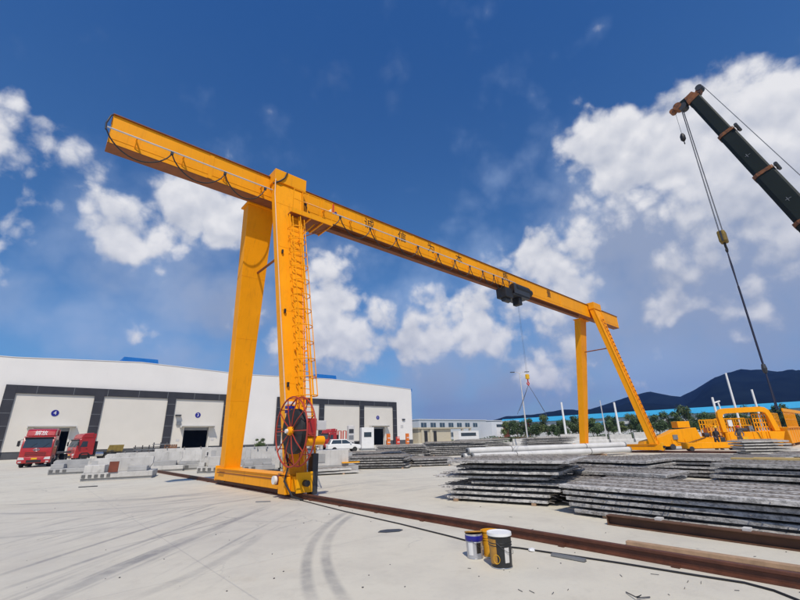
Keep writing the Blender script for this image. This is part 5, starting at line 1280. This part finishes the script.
# light top plates, telescoping marks
for u0, u1, h in ((.1, 4.0, .80), (4.5, 8.0, .95), (8.5, 12.0, 1.10)):
    vs = [tipv+bd*u+side*a+upb*(h/2+b) for u in (u0, u1) for a, b in ((-.24, .004), (.24, .004), (.24, .02), (-.24, .02))]
    Bm(MB().add(vs, [(0, 1, 2, 3), (4, 5, 6, 7), (0, 1, 5, 4), (1, 2, 6, 5), (2, 3, 7, 6), (3, 0, 4, 7)]), 'top_plate', 'boomtop')
for u, w in ((6.6, .74), (10.6, .86)):
    for s in (-1, 1):
        cpt = tipv+bd*u+side*s*(w/2+.008)
        Bm(MB().beam(cpt-upb*.12, cpt+upb*.18, .012, .025).beam(cpt-bd*.14, cpt+bd*.14, .012, .025), 'section_mark', 'grey')
# head with sheaves, drooping nose
hd0 = tipv-bd*.05
Bm(MB().beam(tipv+bd*.25, tipv-bd*.45-upb*.1, .66, .86, .6, .55), 'boom_head', 'collar')
Bm(MB().beam(tipv-bd*.1+upb*.35, tipv-bd*.35+upb*.62, .5, .3), 'top_sheave_bracket', 'collar'); Bm(MB().cyl(tipv-bd*.38+upb*.62-side*.28, tipv-bd*.38+upb*.62+side*.28, .22, 16), 'top_sheave', 'darkgrey')
nose = tipv-bd*.30-upb*.98
Bm(MB().beam(tipv-bd*.2-upb*.2, nose, .55, .5, .5, .34), 'nose_arm', 'boom')
Bm(MB().cyl(nose-side*.3, nose+side*.3, .28, 16), 'nose_sheave', 'collar'); Bm(MB().cyl(tipv-upb*.75-side*.28, tipv-upb*.75+side*.28, .26, 16), 'head_sheave', 'darkgrey')
tipn = nose-bd*.0-upb*.42
Bm(MB().beam(nose, tipn, .4, .3, .3, .26), 'nose_tip', 'collar'); Bm(MB().cyl(tipn-side*.2, tipn+side*.2, .2, 14), 'tip_sheave', 'collar')
# small auxiliary hook
av = tipn+Vector((.05, -.1, 0))
Bm(MB().cyl(av, (av.x, av.y, av.z-2.1), .012, 5), 'auxiliary_rope', 'rope')
Bm(MB().lathe([(.02, .25), (.09, .2), (.17, 0), (.17, -.3), (.08, -.45), (.02, -.5)], (av.x, av.y, av.z-2.3), 'z', 14), 'auxiliary_weight', 'black', smooth=40)
Bm(MB().tube([(av.x, av.y, av.z-2.8), (av.x+.1, av.y, av.z-2.92), (av.x, av.y, av.z-3.02), (av.x-.1, av.y, av.z-2.94)], .03, 6), 'auxiliary_hook', 'black')
# main hoist rope, block, slings
mv = nose+rt*.22+Vector((0, 0, -.1)); hbz = mv.z-11.0
hbp = Vector((mv.x, mv.y, 0))
for i, (dx_, dy_) in enumerate(((-.14, -.05), (-.05, .05), (.05, -.05), (.14, .05))):
    Bm(MB().cyl((mv.x+dx_*1.3, mv.y+dy_, mv.z), (mv.x+dx_*1.8, mv.y+dy_*2, hbz+.5), .016, 5), 'hoist_rope', 'rope')
hb = Bm(MB().box(mv.x-.34, mv.x+.34, mv.y-.22, mv.y+.22, hbz-.35, hbz+.5), 'hook_block', 'hookyellow', bevel=.1)
Bm(MB().box(mv.x-.36, mv.x+.36, mv.y-.05, mv.y+.05, hbz-.3, hbz+.45), 'block_plate', 'darkgrey', hb)
Bm(MB().tube([(mv.x, mv.y, hbz-.35), (mv.x, mv.y, hbz-.6), (mv.x+.2, mv.y, hbz-.8), (mv.x, mv.y, hbz-1.0), (mv.x-.18, mv.y, hbz-.9)], .07, 8), 'main_hook', 'black', hb, smooth=60)
zl = hbz-.85
for s in (-1, 1): Bm(MB().tube([(mv.x, mv.y, zl), (mv.x+.22*s, mv.y, zl-1.2), (mv.x+.06*s, mv.y, zl-2.3), (mv.x, mv.y, zl-2.9)], .035, 6), 'sling', 'sling', smooth=60)
Bm(MB().tube([(mv.x, mv.y, zl-2.6), (mv.x+.03, mv.y, zl-3.0), (mv.x, mv.y, 5.2)], .055, 8), 'sling', 'sling', smooth=60)
Bm(MB().lathe([(.02, .3), (.1, .25), (.14, 0), (.1, -.25), (.02, -.3)], (mv.x, mv.y, 5.0), 'z', 10), 'shackle', 'darkgrey')
for s in (-1, 1): Bm(MB().tube([(mv.x, mv.y, 4.8), (mv.x+.3*s, mv.y, 2.6)], .04, 6), 'sling', 'sling')
# boom ropes along the top
for a in (-.12, .12): Bm(MB().cyl(tipv-bd*.38+upb*.85+side*a, piv-bd*1.2+upb*1.5+side*a, .018, 5), 'boom_rope', 'grey')
# carrier below (out of the picture to the right)
fx_ = Vector((-bd.x, -bd.y, 0)).normalized(); ang = math.atan2(fx_.y, fx_.x)
CR = thing('crane_carrier', 'carrier of the mobile crane standing at the right outside the view', 'crane carrier', (piv.x, piv.y, 0), ang+R(60))
MB().box(-6.5, 5.5, -1.2, 1.2, .9, 1.45).build('chassis', M['darkgrey'], CR, bevel=.03)
MB().prism([(3.4, .7), (5.8, .7), (6.0, 1.6), (5.6, 2.5), (3.6, 2.6)], -1.2, 1.2, 'y').build('driver_cab', M['yellow'], CR, bevel=.06)
for x in (-4.8, -3.4, 1.8, 4.4):
    for s in (-1, 1): wheel(CR, x, s*1.0, .55, .45, s)
MB().lathe([(.9, 1.455), (.9, 1.8)], (0, 0, 0), 'z', 24).build('slew_ring', M['darkgrey'], CR); MB().box(-2.6, 1.0, -1.1, 1.1, 1.8, 2.9).build('upper_works', M['yellow'], CR, bevel=.05)
for x in (-5.6, 3.0):
    for s in (-1, 1): MB().box(x, x+.3, min(s*1.21, s*2.8), max(s*1.21, s*2.8), .95, 1.2).box(x+.05, x+.25, s*2.65-.1, s*2.65+.1, .08, .95).box(x-.2, x+.5, s*2.65-.35, s*2.65+.35, 0, .078).build('outrigger', M['yellow'], CR)

# ================================================================ POLES
def at_depth(x, dep):            # ground point on the bearing of a picture column at a given depth
    d = ray(x, 434); return Vector((d.x*dep, d.y*dep, 0))
def lamp_pole(loc, h, label, arms=True):
    t = thing('lamp_pole', label, 'lamp pole', loc, R(-42), 'lamp poles')
    MB().tube([(0, 0, 0), (0, 0, h)], .13, 10, r2=.07).build('pole', M['galv'], t, smooth=40)
    MB().box(-.25, .25, -.25, .25, 0, .4).build('pole_base', M['precast'], t)
    if arms:
        for s in (-1, 1):
            a = MB().tube([(0, 0, h-.1), (s*.4, 0, h+.12), (s*.9, 0, h+.16)], .04, 6).build('lamp_arm', M['galv'], t, smooth=60)
            MB().box(min(s*.8, s*1.5), max(s*.8, s*1.5), -.14, .14, h+.10, h+.2).build('lamp_head', M['darkgrey'], a)
lamp_pole(at_depth(527, 62), 11.0, 'white lamp pole with double lamp head beside the hanging hook')
lamp_pole(at_depth(606, 75), 7.4, 'thin lamp pole seen between the far crane legs', False)
def post(loc, h, w, label, tilt=0, bracket=False):
    t = thing('white_column', label, 'column', loc, R(-42), 'white columns behind the yard')
    MB().tube([(0, 0, 0), (tilt, 0, h)], w, 12, r2=w*.8).build('shaft', M['white'], t, smooth=40); MB().box(-w*1.6, w*1.6, -w*1.6, w*1.6, 0, .3).build('footing', M['precast'], t)
    if bracket: MB().beam((0, 0, h*.86), (1.3, 0, h*.9), .25, .25).beam((.9, 0, h*.86), (1.2, 0, h*.5), .2, .2).build('bracket', M['white'], t)
post(at_depth(566, 85), 8.0, .24, 'stout white column left of the far rear crane leg')
post(at_depth(620, 92), 8.2, .26, 'white column beside the far rear crane leg, right of it')
post(at_depth(743, 80), 12.6, .22, 'tallest white column rising in front of the mountain')
post(at_depth(765, 85), 9.6, .24, 'white column right of the tallest one')
post(at_depth(722, 80), 7.8, .24, 'white column with side bracket left of the tallest one', bracket=True)

# ================================================================ TREES
def tree_meshes(seed, h, r, nleaf):
    rg = random.Random(seed); tk = MB(); cr = MB()
    th = h*.42
    tk.tube([(0, 0, 0), (.05, .02, th*.6), (rg.uniform(-.1, .1), rg.uniform(-.1, .1), h*.75)], .13, 7, r2=.04)
    cl = []
    for i in range(11):
        a = rg.uniform(0, 6.28); z = rg.uniform(.38, .92)*h; q = r*(1-.55*abs(z/h-.55)*1.6)*rg.uniform(.25, .85)
        e = Vector((q*math.cos(a), q*math.sin(a), z)); cl.append((e, r*rg.uniform(.28, .5)))
        tk.tube([(0, 0, z*.62), e*.6+Vector((0, 0, z*.36)), e], .045, 5, r2=.012)
    for i in range(nleaf):
        c, q = rg.choice(cl); v = Vector((rg.gauss(0, 1), rg.gauss(0, 1), rg.gauss(0, .8))); v = v.normalized()*q*rg.uniform(.35, 1.05)
        p = c+v; s = rg.uniform(.11, .24); n = (v.normalized()+Vector((rg.uniform(-.8, .8), rg.uniform(-.8, .8), rg.uniform(-.2, 1)))).normalized()
        a, b = MB().frame(n); t0 = rg.uniform(0, 3.1); a, b = a*math.cos(t0)+b*math.sin(t0), b*math.cos(t0)-a*math.sin(t0)
        cr.add([p-a*s, p-b*s*.6+n*.03, p+a*s, p+b*s*.6+n*.03], [(0, 1, 2, 3)])
    return tk.mesh('trunk', 60), cr.mesh('crown')
protos = [tree_meshes(s, 6.0, 2.5, 2600) for s in (1, 2, 3, 4, 5)]
rg = random.Random(77)
def ordw(n):
    one = ['', 'first', 'second', 'third', 'fourth', 'fifth', 'sixth', 'seventh', 'eighth', 'ninth', 'tenth', 'eleventh', 'twelfth', 'thirteenth', 'fourteenth', 'fifteenth', 'sixteenth', 'seventeenth', 'eighteenth', 'nineteenth']
    if n < 20: return one[n]
    t = {2: 'twent', 3: 'thirt', 4: 'fort'}[n//10]
    return t+'ieth' if n % 10 == 0 else t+'y-'+one[n % 10]
spots = []
for i in range(46):
    px = 508+i*7.6
    spots.append((px+rg.uniform(-3, 3), 100+rg.uniform(-6, 10)-.02*(px-600), rg.uniform(.70, 1.0)*(1+.0003*(px-600))))
for k, (px, dep, sc) in enumerate(spots):
    v = at_depth(px, dep); kd = rg.randrange(5); lf = ('leaf', 'leaf2', 'leaf3', 'leaf2', 'leaf2')[rg.randrange(5)]
    h = 5.4*sc
    where = 'beyond the white piles' if px < 570 else 'behind the far crane legs' if px < 665 else 'between far crane leg and arch' if px < 720 else 'behind the orange arch' if px < 790 else 'out at the right edge'
    tone = {'leaf': 'mid green', 'leaf2': 'dark green', 'leaf3': 'light green'}[lf]
    t = thing('yard_tree', f'{tone} tree {ordw(k+1)} from the left in the row {where}', 'tree', v, rg.uniform(0, 6.28), 'row of trees behind the yard'); t.scale = (sc*rg.uniform(.85, 1.3), sc*rg.uniform(.85, 1.3), sc*rg.uniform(.85, 1.2))
    for nm, me, mt in (('trunk', protos[kd][0], 'bark'), ('crown', protos[kd][1], lf)):
        if not me.materials: me.materials.append(M[mt])
        o = bpy.data.objects.new(nm, me); link(o, t)
        o.material_slots[0].link = 'OBJECT'; o.material_slots[0].material = M[mt]
# hedge foliage along the tree feet
hg = MB(); rg = random.Random(9)
for i in range(9000):
    px = rg.uniform(470, 860); v = at_depth(px, 98+rg.uniform(-3, 14)); z = rg.uniform(.05, 1.7)*(.7+.5*math.sin(px*.13)*math.sin(px*.031)); s = rg.uniform(.1, .22)
    n = Vector((rg.uniform(-1, 1), rg.uniform(-1, 1), rg.uniform(0, 1.2))).normalized(); a, b = hg.frame(n); p = v+Vector((0, 0, max(.05, z)))
    hg.add([p-a*s, p-b*s*.7, p+a*s, p+b*s*.7], [(0, 1, 2, 3)])
tag(hg.build('hedge_undergrowth', M['leaf2']), 'dark green undergrowth along the foot of the trees', 'undergrowth', kind='stuff')
# shrubs against the warehouse plinth and beside the office
for i, (x, y, s) in enumerate(((33.2, 90.6, .42), (38.4, 90.8, .38), (98, 118, 1.0), (-4.5, 90.5, .35))):
    v = Vector((x, y, 0)); t = thing('shrub', ('left of two small shrubs at the warehouse plinth', 'right of two small shrubs at the warehouse plinth', 'green tree behind the beige shed', 'low shrub at the left warehouse corner')[i], 'shrub', v, i*1.3); t.scale = (s*1.3, s*1.3, s)
    for nm, me, mt in (('trunk', protos[i][0], 'bark'), ('crown', protos[i][1], 'leaf')):
        o = bpy.data.objects.new(nm, me); link(o, t); o.material_slots[0].link = 'OBJECT'; o.material_slots[0].material = M[mt]

# ================================================================ HAZE
hm_, hn_, hb_ = newmat('haze air')
hn_.nodes.remove(hb_)
pv = hn_.nodes.new('ShaderNodeVolumePrincipled'); pv.inputs['Color'].default_value = (.16, .36, 1.0, 1); pv.inputs['Density'].default_value = .00017; pv.inputs['Anisotropy'].default_value = .15
hn_.links.new(pv.outputs[0], hn_.nodes['Material Output'].inputs['Volume'])
hz = MB().box(-3600, 3600, -3600, 3600, -3, 330).build('haze', hm_); tag(hz, 'thin bluish air between the yard and the hills', 'haze', kind='stuff')
